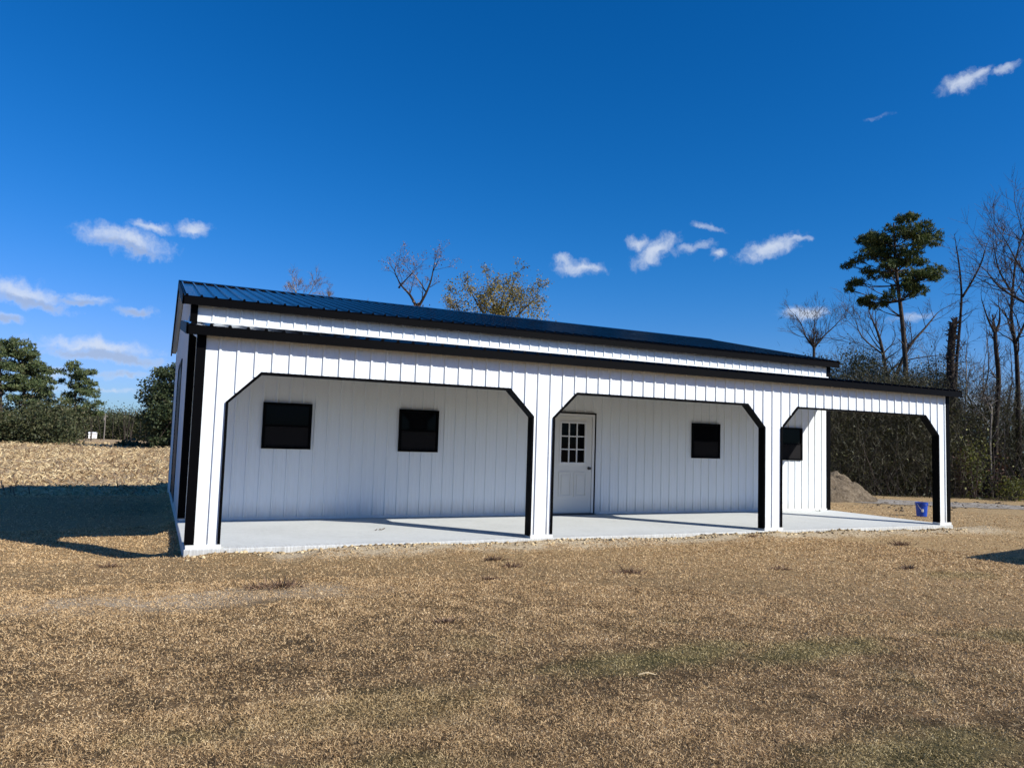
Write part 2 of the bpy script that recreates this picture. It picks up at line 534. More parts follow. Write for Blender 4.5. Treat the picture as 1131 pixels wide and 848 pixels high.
def ground_h(x, y):
    x, y = np.asarray(x, float), np.asarray(y, float)
    h = np.full(np.broadcast(x, y).shape, -.13)
    h = h - .10 * sstep(x, -.02, -.5) * sstep(y, .1, .9)
    h = h - .04 * sstep(x, 12, 16)
    h = h + .03 * sstep(y, -2.0, -.3) * sstep(y, .5, .1) * sstep(x, -.4, .0)
    near = sstep(y, -1.0, -.2) * sstep(y, .6, .1) * sstep(x, -.25, .6)
    h = h + near * (.05 + .06 * (vnoise(x * 3.1, y * 3.1, _N1) - .35))
    h = h + (vnoise(x * .9, y * .9, _N2) - .5) * .03 + (vnoise(x * 4.3 + 7, y * 4.3, _N1) - .5) * .016
    h = h - .24 * sstep(y, 10.5, 15) * sstep(y, 34, 20) * sstep(x, 12, 4)      # shallow swale at the field's edge
    far = sstep(np.hypot(x, y), 60, 140)
    return h * (1 - far) + (-.15) * far


def axis(a, b, step, out):
    core = np.arange(a, b + 1e-6, step)
    g, s, l = [], step, b
    while l < out:
        s *= 1.22
        l += s
        g.append(l)
    g2, s, l = [], step, a
    while l > -out:
        s *= 1.22
        l -= s
        g2.append(l)
    return np.array(g2[::-1] + list(core) + g)


gx, gy = axis(-9, 31, .16, 4000), axis(-11, 22, .16, 4000)
X, Y = np.meshgrid(gx, gy)
V = np.stack([X, Y, ground_h(X, Y)], -1).reshape(-1, 3)
nx, ny = len(gx), len(gy)
ii = (np.arange(ny - 1)[:, None] * nx + np.arange(nx - 1)[None]).ravel()
g = np_mesh("ground", V, [np.stack([ii, ii + 1, ii + nx + 1, ii + nx], 1)], M['ground'])
tag(g, kind='structure')
g.data.polygons.foreach_set('use_smooth', [True] * len(g.data.polygons))

# pale dirt track in front of the wood
tb = MB()
cl = [(31, .2), (27.6, 3.2), (24.6, 5.2), (22.2, 6.9), (19.6, 9.0), (16.8, 12.6), (14, 18)]
P_ = [Vector((a, b, 0)) for a, b in cl]
dense = []
for k in range(len(P_) - 1):
    for s in range(10):
        dense.append(P_[k].lerp(P_[k + 1], s / 10))
rows = []
for k, p in enumerate(dense):
    d = (dense[min(k + 1, len(dense) - 1)] - dense[max(k - 1, 0)]).normalized()
    nrm = Vector((-d.y, d.x, 0))
    wl, wr = .85 + .5 * random.random(), .85 + .5 * random.random()
    rows.append([p + nrm * s for s in (wl, .45, -.45, -wr)])
for k in range(len(rows) - 1):
    for j in range(3):
        q = [rows[k][j], rows[k][j + 1], rows[k + 1][j + 1], rows[k + 1][j]]
        tb.poly([(p.x, p.y, float(ground_h(p.x, p.y)) + .012) for p in q])
tag(tb.build("dirt_track", M['track']), kind='structure')

# ------------------------------------------------------------------ the metal building
L, D, RIB = 15.24, 3.19, .2286
HF = 2.80                       # top of the porch front wall
SLAB = MB()
SLAB.box(-.03, L + .05, -.06, 13.0, -.55, 0)
slab = SLAB.build("concrete_slab", M['concrete'])
tag(slab, kind='structure')
bv = slab.modifiers.new("bevel", 'BEVEL')
bv.width, bv.segments = .012, 2

B = thing("metal_building", (L / 2, 6.5, 0),
          "long white ribbed metal building with black roof and trim and an open porch", "building")

OPEN = [(.374, 4.996), (5.349, 9.906), (10.304, 14.916)]        # outer edge of each porch opening's trim
OT, CZ, CW = 2.351, 1.925, .43                              # opening top, where its corners start, chamfer width


def opening_path(a, b, off=0.0):
    a, b, top = a + off, b - off, OT - off
    k = off * .414
    return [(a, 0), (a, CZ - k), (a + CW - k, top), (b - CW + k, top), (b, CZ - k), (b, 0)]


def rib_profile(mb, xc, z0, z1, y, out=-1, hgt=.023, wb=.023, wt=.012, axis_='x'):
    """one raised rib of the sheet, standing out of the plane at y"""
    lo = [(xc - wb, y), (xc - wt, y + out * hgt), (xc + wt, y + out * hgt), (xc + wb, y)]
    if axis_ == 'x':
        mb.prism([(p, q, z0) for p, q in lo], [(p, q, z1) for p, q in lo])
    else:
        mb.prism([(q, p, z0) for p, q in lo], [(q, p, z1) for p, q in lo])


def front_low(xc):
    """lowest z of the porch front wall at a given x"""
    for a, b in OPEN:
        if a < xc < b:
            d = min(xc - a, b - xc)
            return OT if d >= CW else CZ + (OT - CZ) * d / CW
    return .03


fw = MB()
outline = [(0.0, .03)]
for a, b in OPEN:
    pth = opening_path(a, b)
    outline += [(pth[0][0], .03)] + pth[1:-1] + [(pth[-1][0], .03)]
outline += [(L, .03), (L, HF), (0, HF)]
fw.prism([(px, 0, pz) for px, pz in outline], [(px, .09, pz) for px, pz in outline])
i = 0
while True:
    xc = .4966 + RIB * (i - 1)
    i += 1
    if xc > L - .06:
        break
    if xc < .11:
        continue
    z0 = front_low(xc)
    rib_profile(fw, xc, z0 + .002, HF, .001)
    for q in (1 / 3, 2 / 3):
        xq = xc + RIB * q
        if xq < L - .09:
            z0 = max(front_low(xq - .02), front_low(xq + .02))
            rib_profile(fw, xq, z0 + .004, HF, .001, hgt=.0035, wb=.016, wt=.008)
i = 0
while .4966 + RIB * (i - 1) < L - .2:           # screw heads beside every rib
    xs_ = .4966 + RIB * (i - 1) + .045
    for z_ in (.25, 1.2, 2.44, 2.66):
        if xs_ > .13 and z_ > front_low(xs_) + .06 and z_ > front_low(xs_ + .02) + .06:
            fw.box(xs_ - .007, xs_ + .007, -.010, .0005, z_ - .007, z_ + .007)
    i += 1
tag(fw.build("porch_wall", M['white'], B), "white ribbed porch wall with three wide openings with cut corners")

for a, b in OPEN:
    tr = MB()
    po, pi = opening_path(a + .001, b - .001), opening_path(a, b, .034)
    po = [(p, z + (.034 if z == 0 else 0)) for p, z in po]
    pi = [(p, z + (.034 if z == 0 else 0)) for p, z in pi]
    for k in range(len(po) - 1):
        q = [po[k], po[k + 1], pi[k + 1], pi[k]]
        tr.prism([(p, -.028, z) for p, z in q], [(p, .125, z) for p, z in q])
    tr.build("opening_trim", M['black'], B)
# white base plates under the porch posts
for a, b in ((-.012, .42), (4.98, 5.38), (9.88, 10.34), (14.88, L + .02)):
    bp = MB()
    bp.box(a, b, -.045, .13, .001, .052)
    bp.build("post_base", M['white'], B)


# house walls (front of the enclosed part behind the porch, and the ends and rear)
WIN = [(1.25, 2.10, 1.25, 2.07), (3.745, 4.54, 1.25, 2.06), (10.78, 11.60, 1.25, 2.06), (13.42, 14.26, 1.25, 2.06)]
DOOR = (7.03, 8.19, .0, 2.17)
EAVE, RIDGE_Y, RIDGE_Z, SLOPE = 3.70, 8.0, 4.90, .2249
YR = 13.0


def spans(xc, zt):
    sp = [(.045, zt)]
    for a, b, c0, c1 in WIN + [DOOR]:
        if a - .03 < xc < b + .03:
            nw = []
            for s0, s1 in sp:
                if c0 > s0 + .05:
                    nw.append((s0, c0))
                if c1 < s1:
                    nw.append((c1, s1))
            sp = nw
    return sp


wl = MB()
wl.box(0, L, D, D + .12, .004, EAVE)
i = 0
while True:
    xc = .797 + RIB * (i - 3)
    i += 1
    if xc > L - .12:
        break
    if xc < .12:
        continue
    for z0, z1 in spans(xc, EAVE):
        rib_profile(wl, xc, z0, z1, D + .001)
    for q in (1 / 3, 2 / 3):
        if xc + RIB * q < L - .12:
            for z0, z1 in spans(xc + RIB * q, EAVE):
                rib_profile(wl, xc + RIB * q, z0, z1, D + .001, hgt=.0035, wb=.016, wt=.008)
i = 0
while .797 + RIB * (i - 3) < L - .2:
    xs_ = .797 + RIB * (i - 3) + .045
    i += 1
    for z_ in (.20, 1.17, 2.22, 3.52):
        if xs_ > .13 and not any(a - .05 < xs_ < b + .05 and c0 - .05 < z_ < c1 + .05 for a, b, c0, c1 in WIN + [DOOR]):
            wl.box(xs_ - .007, xs_ + .007, D - .010, D + .0005, z_ - .007, z_ + .007)
wl.build("wall", M['white'], B)

GY0, GY1, GZ = 6.45, 9.55, 3.06      # roll-up door in the left gable


def gable(x, out, door):
    gb = MB()
    th = .1 * -out
    prof = [(D + .121, .004), (YR, .004), (YR, EAVE), (RIDGE_Y, RIDGE_Z - .06), (D + .121, EAVE)]
    gb.prism([(x, p, z) for p, z in prof], [(x + th, p, z) for p, z in prof])
    yy = D + .3
    while yy < YR - .1:
        zt = (RIDGE_Z - .08) - abs(yy - RIDGE_Y) * SLOPE
        z0 = .05
        if door and GY0 - .04 < yy < GY1 + .04:
            z0 = GZ + .04
        rib_profile(gb, yy, z0, zt, x + out * -.001, out=out, axis_='y')
        yy += RIB
    return gb


gable(0, -1, True).build("wall", M['white'], B)
gable(L, 1, False).build("wall", M['white'], B)
wr = MB()
wr.box(.101, L - .101, YR - .12, YR - .001, .004, EAVE)
wr.build("wall", M['white'], B)

# base trim below the sheets
for q in ((.1, 7.0, D - .024, D - .002), (8.22, L - .1, D - .024, D - .002), (-.024, -.002, D + .12, 6.4), (-.024, -.002, 9.6, YR)):
    bt = MB()
    bt.box(*q, .004, .047)
    bt.build("base_trim", M['white'], B)


def corner(x, y, sx, sy, z0, z1, wdt=.09):
    """black corner trim: two flanges wrapping a corner; sx, sy point outwards"""
    c = MB()
    t_ = .026
    xa, xb = sorted((x + sx * t_, x - sx * wdt))
    ya, yb = sorted((y + sy * t_, y + sy * .003))
    c.box(xa, xb, ya, yb, z0, z1)
    xa, xb = sorted((x + sx * t_, x + sx * .003))
    ya, yb = sorted((y + sy * .0025, y - sy * wdt))
    c.box(xa, xb, ya, yb, z0, z1)
    return c.build("corner_trim", M['black'], B)


corner(0, 0, -1, -1, .053, HF)
corner(L, 0, 1, -1, .053, HF, .075)
corner(0, D, -1, -1, .05, EAVE + .02)
corner(L, D, 1, -1, .01, EAVE + .02)
corner(0, YR, -1, 1, .05, EAVE)
corner(L, YR, 1, 1, .05, EAVE)


# roofs
def sheet_roof(name, x0, x1, ya, za, yb, zb, th=.03, ribs_from=.06):
    mb = MB()
    d = Vector((0, yb - ya, zb - za))
    nrm = Vector((0, -d.z, d.y)).normalized() * (1 if d.y > 0 else -1)
    mb.prism([(x, y, z) for x, y, z in ((x0, ya, za), (x1, ya, za), (x1, yb, zb), (x0, yb, zb))],
             [(x, y + nrm.y * th, z + nrm.z * th) for x, y, z in ((x0, ya, za), (x1, ya, za), (x1, yb, zb), (x0, yb, zb))])
    x = x0 + ribs_from
    while x < x1 - .03:
        pr = [(x - .026, .029), (x - .014, .029 + .032), (x + .014, .029 + .032), (x + .026, .029)]
        e = .012
        dd = d.normalized()
        A = Vector((0, ya, za)) - dd * e
        Bp = Vector((0, yb, zb))
        mb.prism([(p, A.y + nrm.y * h, A.z + nrm.z * h) for p, h in pr], [(p, Bp.y + nrm.y * h, Bp.z + nrm.z * h) for p, h in pr])
        x += RIB
    return mb


X0, X1 = -.16, L + .16
mr = sheet_roof("main_roof", X0, X1, 3.02, 3.775, RIDGE_Y, 3.775 + (RIDGE_Y - 3.02) * SLOPE)
main_roof = mr.build("main_roof", M['roof'], B)
rz = 3.775 + (RIDGE_Y - 3.02) * SLOPE
mr2 = sheet_roof("main_roof", X0, X1, 13.0, 3.775, RIDGE_Y, rz)
mr2.build("main_roof", M['roof'], B)
rc = MB()
rc.prism([(X0 - .01, RIDGE_Y - .17, rz + .025), (X0 - .01, RIDGE_Y, rz + .075), (X0 - .01, RIDGE_Y + .17, rz + .025), (X0 - .01, RIDGE_Y, rz + .045)],
         [(X1 + .01, RIDGE_Y - .17, rz + .025), (X1 + .01, RIDGE_Y, rz + .075), (X1 + .01, RIDGE_Y + .17, rz + .025), (X1 + .01, RIDGE_Y, rz + .045)])
rc.build("ridge_cap", M['roof'], main_roof).location = (0, 0, 0)
ef = MB()
ef.box(X0, X1, 3.0, 3.03, 3.655, 3.772)
ef.build("fascia", M['black'], main_roof)
# soffit strip under the eave, and rake trims at both gables
for x0, x1 in ((X0 - .012, X0 + .02), (X1 - .02, X1 + .012)):
    for ya, yb in ((3.0, RIDGE_Y), (13.02, RIDGE_Y)):
        rk = MB()
        za = 3.772
        q = [(ya, za - .125), (ya, za + .055), (yb, rz + .055), (yb, rz - .125)]
        rk.prism([(x0, p, z) for p, z in q], [(x1, p, z) for p, z in q])
        rk.build("rake_trim", M['black'], main_roof)
for ya, yb in ((3.032, RIDGE_Y), (12.97, RIDGE_Y)):
    q = [(ya, 3.735), (yb, rz - .05), (yb, rz - .07), (ya, 3.715)]
    for xa, xb in ((X0 + .021, -.03), (L + .03, X1 - .021)):
        so = MB()
        so.prism([(xa, p, z) for p, z in q], [(xb, p, z) for p, z in q])
        so.build("soffit", M['white'], main_roof)

LY0, LZ0, LZ1 = -.20, 2.865, 3.335
pr_ = sheet_roof("porch_roof", X0, L + .17, LY0, LZ0, D - .005, LZ1)
porch_roof = pr_.build("porch_roof", M['roof'], B)
pf = MB()
pf.box(X0, L + .17, LY0 - .018, LY0 + .012, LZ0 - .096, LZ0 + .018)
pf.build("fascia", M['black'], porch_roof)
for x0, x1 in ((X0 - .012, X0 + .015), (L + .155, L + .182)):
    rk = MB()
    q = [(LY0 - .018, LZ0 - .096), (LY0 - .018, LZ0 + .05), (D - .03, LZ1 + .05), (D - .03, LZ1 - .10)]
    rk.prism([(x0, p, z) for p, z in q], [(x1, p, z) for p, z in q])
    rk.build("rake_trim", M['black'], porch_roof)
# white strip added as painted glints where the porch roof meets the house wall
fl = MB()
fl.box(.1, L - .1, D - .07, D - .024, LZ1 + .045, LZ1 + .075)
fl.build("glint_strip", M['white'], porch_roof)
# white end rails of the porch roof
for x0 in (.02, L - .1):
    rl = MB()
    q = [(.10, 2.72), (.10, 2.84), (D - .03, 3.30), (D - .03, 3.18)]
    rl.prism([(x0, p, z) for p, z in q], [(x0 + .08, p, z) for p, z in q])
    rl.build("rafter", M['white'], B)
# pale blue patch on the gable below the rake
fs = MB()
fs.box(-.035, -.026, 3.33, 4.0, 3.33, 3.50)
fs.build("blue_patch", M['bluepatch'], B)


# windows
def window(a, b, z0, z1):
    fr = MB()
    y0, y1, t_ = D - .052, D + .03, .045
    fr.box(a, b, y0, y1, z1 - t_, z1)
    fr.box(a, b, y0, y1, z0, z0 + t_)
    fr.box(a, a + t_, y0, y1, z0 + t_, z1 - t_)
    fr.box(b - t_, b, y0, y1, z0 + t_, z1 - t_)
    f = fr.build("window", M['black'], B)
    zm = (z0 + z1) / 2
    sr = MB()
    sr.box(a + t_ + .001, b - t_ - .001, y0 + .012, y1, zm - .018, zm + .018)
    sr.build("sash_rail", M['black'], f)
    pn = MB()
    pn.box(a + t_ + .001, b - t_ - .001, D - .022, D + .02, zm + .019, z1 - t_ - .001)
    pn.build("pane", M['glass'], f)
    sc = MB()
    sc.box(a + t_ + .001, b - t_ - .001, D - .034, D + .02, z0 + t_ + .001, zm - .019)
    sc.build("insect_screen", M['screen'], f)


for q in WIN:
    window(*q)

# entry door
a, b = 7.06, 8.16
dj = MB()
dj.box(a, a + .03, D - .04, D + .02, .012, 2.165)
dj.box(b - .03, b, D - .04, D + .02, .012, 2.165)
dj.box(a + .03, b - .03, D - .04, D + .02, 2.135, 2.165)
jm = MB()
jm.box(a + .031, a + .075, D - .034, D + .02, .012, 2.134)
jm.box(b - .085, b - .031, D - .034, D + .02, .012, 2.134)
jm.box(a + .076, b - .086, D - .034, D + .02, 2.085, 2.134)
d0, d1, dz0, dz1 = 7.145, 8.066, .05, 2.075
lx0, lx1, lz0, lz1 = d0 + .16, d1 - .18, 1.10, 1.93
dr = MB()
yf = D - .022
dr.box(d0, lx0, yf, D + .02, dz0, dz1)
dr.box(lx1, d1, yf, D + .02, dz0, dz1)
dr.box(lx0, lx1, yf, D + .02, lz1, dz1)
dr.box(lx0, lx1, yf, D + .02, dz0, lz0)
door = dr.build("door", M['cream'], B)
tag(door, "cream entry door with nine small panes and a dark knob")
dj.build("door_trim", M['black'], door)
jm.build("door_frame", M['jamb'], door)
gp = MB()
gp.box(lx0 + .001, lx1 - .001, D - .004, D + .018, lz0 + .001, lz1 - .001)
gp.build("pane", M['glass'], door)
mu = MB()
for k in (1, 2):
    xm = lx0 + (lx1 - lx0) * k / 3
    mu.box(xm - .012, xm + .012, D - .028, D - .005, lz0 + .001, lz1 - .001)
for k in (1, 2):
    zm = lz0 + (lz1 - lz0) * k / 3
    mu.box(lx0 + .001, lx1 - .001, D - .0265, D - .0055, zm - .012, zm + .012)
for x0_, x1_, z0_, z1_ in ((lx0 - .035, lx1 + .035, lz1 - .001, lz1 + .035), (lx0 - .035, lx1 + .035, lz0 - .035, lz0 + .001),
                           (lx0 - .035, lx0 + .001, lz0 + .002, lz1 - .002), (lx1 - .001, lx1 + .035, lz0 + .002, lz1 - .002)):
    mu.box(x0_, x1_, D - .034, D - .0225, z0_, z1_)
mu.build("glazing_bars", M['jamb'], door)
for x0_, x1_ in ((d0 + .12, d0 + .43), (d1 - .43, d1 - .12)):
    pn = MB()
    z0_, z1_, w_ = .38, .90, .03
    pn.box(x0_, x1_, yf - .012, yf - .0005, z1_ - w_, z1_)
    pn.box(x0_, x1_, yf - .012, yf - .0005, z0_, z0_ + w_)
    pn.box(x0_, x0_ + w_, yf - .012, yf - .0005, z0_ + w_, z1_ - w_)
    pn.box(x1_ - w_, x1_, yf - .012, yf - .0005, z0_ + w_, z1_ - w_)
    pn.box(x0_ + .065, x1_ - .065, yf - .010, yf - .0005, z0_ + .065, z1_ - .065)
    pn.build("raised_panel", M['cream'], door)
kn = MB()
kp = Vector((d1 - .065, yf, .98))
kn.tube([kp, kp + Vector((0, -.012, 0)), kp + Vector((0, -.013, 0)), kp + Vector((0, -.035, 0)), kp + Vector((0, -.045, 0)), kp + Vector((0, -.065, 0)), kp + Vector((0, -.075, 0))],
        [.034, .034, .012, .012, .027, .029, .015], 14)
kn.build("door_knob", M['steel'], door, smooth=True)
th = MB()
th.box(a + .01, b - .01, D - .12, D + .01, .002, .011)
th.box(a + .032, b - .032, D - .09, D + .01, .0115, .034)
th.build("threshold", M['steel'], door)

# roll-up door in the left gable
gpth = [(GY0, .01), (GY0, GZ - .42), (GY0 + .42, GZ), (GY1 - .42, GZ), (GY1, GZ - .42), (GY1, .01)]
gi = [(GY0 + .09, .01), (GY0 + .09, GZ - .45), (GY0 + .455, GZ - .09), (GY1 - .455, GZ - .09), (GY1 - .09, GZ - .45), (GY1 - .09, .01)]
gd = MB()
gd.prism([(-.012, p, z) for p, z in gi], [(-.004, p, z) for p, z in gi])
k = 0
z = .1
while z < GZ - .5:
    gd.box(-.020, -.0125, GY0 + .095, GY1 - .095, z, z + .03)
    z += .09
garage = gd.build("garage_door", M['rollup'], B)
gt = MB()
for k in range(5):
    q = [gpth[k], gpth[k + 1], gi[k + 1], gi[k]]
    gt.prism([(-.03, p, z) for p, z in q], [(-.003, p, z) for p, z in q])
gt.build("door_trim", M['black'], garage)

# ------------------------------------------------------------------ blue bucket on the lawn
bp_ = at(1018, 570, 1)
d_ = bp_ - CAM
tt = (float(ground_h(17.9, 2.5)) - CAM.z) / d_.z
pb = CAM + d_ * tt
bk = thing("bucket", pb, "blue plastic bucket standing on the lawn beyond the porch", "bucket")
bb = MB()
n = 28
prof = [(.0, .004), (.125, .004), (.150, .345), (.158, .345), (.160, .372), (.150, .374), (.146, .34), (.120, .012), (0, .012)]
ring = []
for r_, z_ in prof:
    ring.append([(r_ * math.cos(2 * math.pi * j / n), r_ * math.sin(2 * math.pi * j / n), z_) for j in range(n)])
for k in range(len(ring) - 1):
    for j in range(n):
        j2 = (j + 1) % n
        if prof[k][0] == 0:
            bb.poly([ring[k][0], ring[k + 1][j2], ring[k + 1][j]])
        elif prof[k + 1][0] == 0:
            bb.poly([ring[k][j], ring[k][j2], ring[k + 1][0]])
        else:
            bb.poly([ring[k][j], ring[k][j2], ring[k + 1][j2], ring[k + 1][j]])
o = bb.build("body", M['bluepail'], bk, smooth=True)
o.location = (0, 0, 0)
rb = MB()
for z_ in (.30, .325):
    rb.tube([((.152 + .006) * math.cos(a_), (.152 + .006) * math.sin(a_), z_) for a_ in np.linspace(0, 2 * math.pi, 30)], [.006] * 30, 6)
rb.build("rim_band", M['bluepail'], bk, smooth=True).location = (0, 0, 0)
hd = MB()
hd.tube([(.165 * math.cos(a_), -.10 * math.sin(a_) - .03 * 0, .33 - .20 * math.sin(a_)) for a_ in np.linspace(0, math.pi, 14)], [.004] * 14, 6)
hd.build("handle", M['offwhite'], bk).location = (0, 0, 0)
lb = MB()
an = math.atan2(CAM.y - pb.y, CAM.x - pb.x) + .15
for k in range(6):
    a0, a1 = an - .20 + k * .07, an - .20 + (k + 1) * .07
    r0, r1 = .1365, .1425
    lb.poly([(r0 * math.cos(a0), r0 * math.sin(a0), .125), (r0 * math.cos(a1), r0 * math.sin(a1), .125), (r1 * math.cos(a1), r1 * math.sin(a1), .20), (r1 * math.cos(a0), r1 * math.sin(a0), .20)])
lb.build("paper_tag", M['offwhite'], bk).location = (0, 0, 0)


# ------------------------------------------------------------------ trees
def rnd_dir(d, ang):
    """direction turned away from d by about ang"""
    d = d.normalized()
    o = d.orthogonal().normalized()
    o.rotate(Matrix.Rotation(random.uniform(0, 2 * math.pi), 3, d))
    return (d * math.cos(ang) + o * math.sin(ang)).normalized()


def limb(mb, p, d, length, r, n=5, seg=4, wander=.22, lift=.12, tip=.35):
    pts, rad = [Vector(p)], [r]
    d = d.normalized()
    for k in range(seg):
        d = (d + Vector((random.gauss(0, wander), random.gauss(0, wander), random.gauss(0, wander) + lift)) * .6).normalized()
        pts.append(pts[-1] + d * (length / seg))
        rad.append(r * (1 - (1 - tip) * (k + 1) / seg))
    mb.tube(pts, rad, n, cap=False)
    return pts, rad, d


def branch_out(mb, tb_, p, d, length, r, depth, spread=.7, kids=4, lift=.12, tips=None, minr=.006):
    tgt = mb if depth > 1 else tb_
    pts, rad, dd = limb(tgt, p, d, length, r, n=5 if depth > 1 else 3, seg=4 if depth > 1 else 3, lift=lift)
    if tips is not None and depth <= 1:
        tips.extend(pts[1:])
    if depth == 0:
        return
    for k in range(kids):
        f = random.uniform(.25, 1)
        j = min(int(f * (len(pts) - 1)), len(pts) - 2)
        q = pts[j].lerp(pts[j + 1], f * (len(pts) - 1) - j)
        base = (pts[j + 1] - pts[j]).normalized()
        branch_out(mb, tb_, q, rnd_dir(base, random.uniform(.35, 1) * spread + .15), length * random.uniform(.45, .68),
                   max(rad[j] * .55, minr), depth - 1, spread, kids, lift, tips, minr)


def px_stem(stem, depth, jit=.25):
    out = []
    for k, (u, v) in enumerate(stem):
        out.append(at(u, v, depth + (random.uniform(-jit, jit) if k else 0)))
    return out


def smooth_path(pts, k=3):
    out = []
    n = len(pts)
    for i in range(n - 1):
        p0, p1, p2, p3 = pts[max(i - 1, 0)], pts[i], pts[i + 1], pts[min(i + 2, n - 1)]
        for s in range(k):
            t_ = s / k
            out.append(.5 * ((2 * p1) + (p2 - p0) * t_ + (2 * p0 - 5 * p1 + 4 * p2 - p3) * t_ ** 2 + (3 * p1 - p0 - 3 * p2 + p3) * t_ ** 3))
    out.append(pts[-1])
    return out


def grounded(p, depth_uv=None):
    return Vector((p.x, p.y, float(ground_h(p.x, p.y)) - .08))


def bare_tree(name, label, stems, depth, group=None, side=10, blen=1.6, levels=2, kids=4, bark_='bark', twig_='twig',
              lift=.14, spread=.75, minr=.006, start=.45, cat="bare tree", leaves=None, leaf_n=0, leaf_size=.06, leafname="leaves", crown=None):
    """stems: list of (pixel polyline, base radius, tip radius); the first is the trunk and is carried down to the ground"""
    tk, tw, tips = MB(), MB(), []
    first = px_stem(stems[0][0], depth)
    base = grounded(first[0])
    root = thing(name, base, label, cat, group)
    for si, (st, r0, r1) in enumerate(stems):
        pts = px_stem(st, depth) if si else [base] + first
        if si == 0 and (pts[1] - pts[0]).length < .3:
            pts = [base] + first[1:]
        pts = smooth_path(pts)
        rad = [r0 + (r1 - r0) * k / (len(pts) - 1) for k in range(len(pts))]
        if si == 0:
            rad[0] *= 1.25
        tk.tube(pts, rad, 8)
        lo = start if si == 0 else .1
        cnt = side if si == 0 else max(3, int(side * .7))
        for k in range(cnt):
            f = lo + (1 - lo) * (k + random.random()) / cnt
            f = min(f, .995)
            j = int(f * (len(pts) - 1))
            q = pts[j].lerp(pts[j + 1], f * (len(pts) - 1) - j)
            dd = (pts[j + 1] - pts[j]).normalized()
            sc_ = blen * (1.15 - .55 * f) * random.uniform(.6, 1.2)
            branch_out(tk, tw, q, rnd_dir(dd, random.uniform(.5, 1.0) * spread + .2), sc_, max(rad[j] * .42, minr * 1.6), levels, spread, kids, lift, tips, minr)
        branch_out(tk, tw, pts[-1], (pts[-1] - pts[-2]), blen * .8, r1, levels, spread, kids, lift, tips, minr)
    tk.build("trunk", M[bark_], root, smooth=True, fix=False)
    if tw.v:
        tw.build("twigs", M[twig_], root, fix=False)
    if leaves and tips:
        cs = np.array([tips[random.randrange(len(tips))] for _ in range(leaf_n)])
        if crown:
            k_ = depth / FPX
            for cu, cv, cr, cn in crown:
                c0 = np.array(at(cu, cv, depth + random.uniform(-1.2, 1.2)))
                e = rng.normal(0, .5, (cn, 3)) * cr * k_
                cs = np.concatenate([cs, c0 + e])
        leaf_cards(leafname, cs + rng.normal(0, leaf_size * 2.2, cs.shape), leaf_size, M[leaves], root)
    return root


def leaf_cards(name, c, size, mat, parent=None, flat=.0, aspect=.6):
    """many small folded leaf faces at the points c"""
    n = len(c)
    c = np.asarray(c, float)
    a = rng.normal(size=(n, 3))
    a /= np.linalg.norm(a, axis=1, keepdims=True)
    b = rng.normal(size=(n, 3))
    b[:, 2] *= (1 - flat)
    b -= a * (a * b).sum(1, keepdims=True)
    b /= np.linalg.norm(b, axis=1, keepdims=True) + 1e-9
    s = size * rng.uniform(.55, 1.4, (n, 1))
    v = np.stack([c - a * s, c - b * s * aspect, c + a * s, c + b * s * aspect], 1).reshape(-1, 3)
    f = np.arange(n * 4).reshape(-1, 4)
    return np_mesh(name, v, [f], mat, parent)


def needle_tufts(name, centres, rad, mat, parent, per=12, size=.17, width=.016, up=.35):
    """pine foliage: tufts of thin needles round each centre"""
    c = np.repeat(np.asarray(centres, float), per, axis=0)
    n = len(c)
    d = rng.normal(size=(n, 3))
    d[:, 2] += up
    d /= np.linalg.norm(d, axis=1, keepdims=True)
    s = np.cross(d, rng.normal(size=(n, 3)))
    s /= np.linalg.norm(s, axis=1, keepdims=True) + 1e-9
    l = size * rng.uniform(.7, 1.35, (n, 1))
    wv = width * rng.uniform(.7, 1.4, (n, 1))
    c = c + rng.normal(0, size * .22, c.shape)
    v = np.stack([c - s * wv * .5 - d * l * .15, c + s * wv * .5 - d * l * .15, c + s * wv + d * l * .55, c + d * l, c - s * wv + d * l * .55], 1).reshape(-1, 3)
    f = np.arange(n * 5).reshape(-1, 5)
    return np_mesh(name, v, [f], mat, parent)


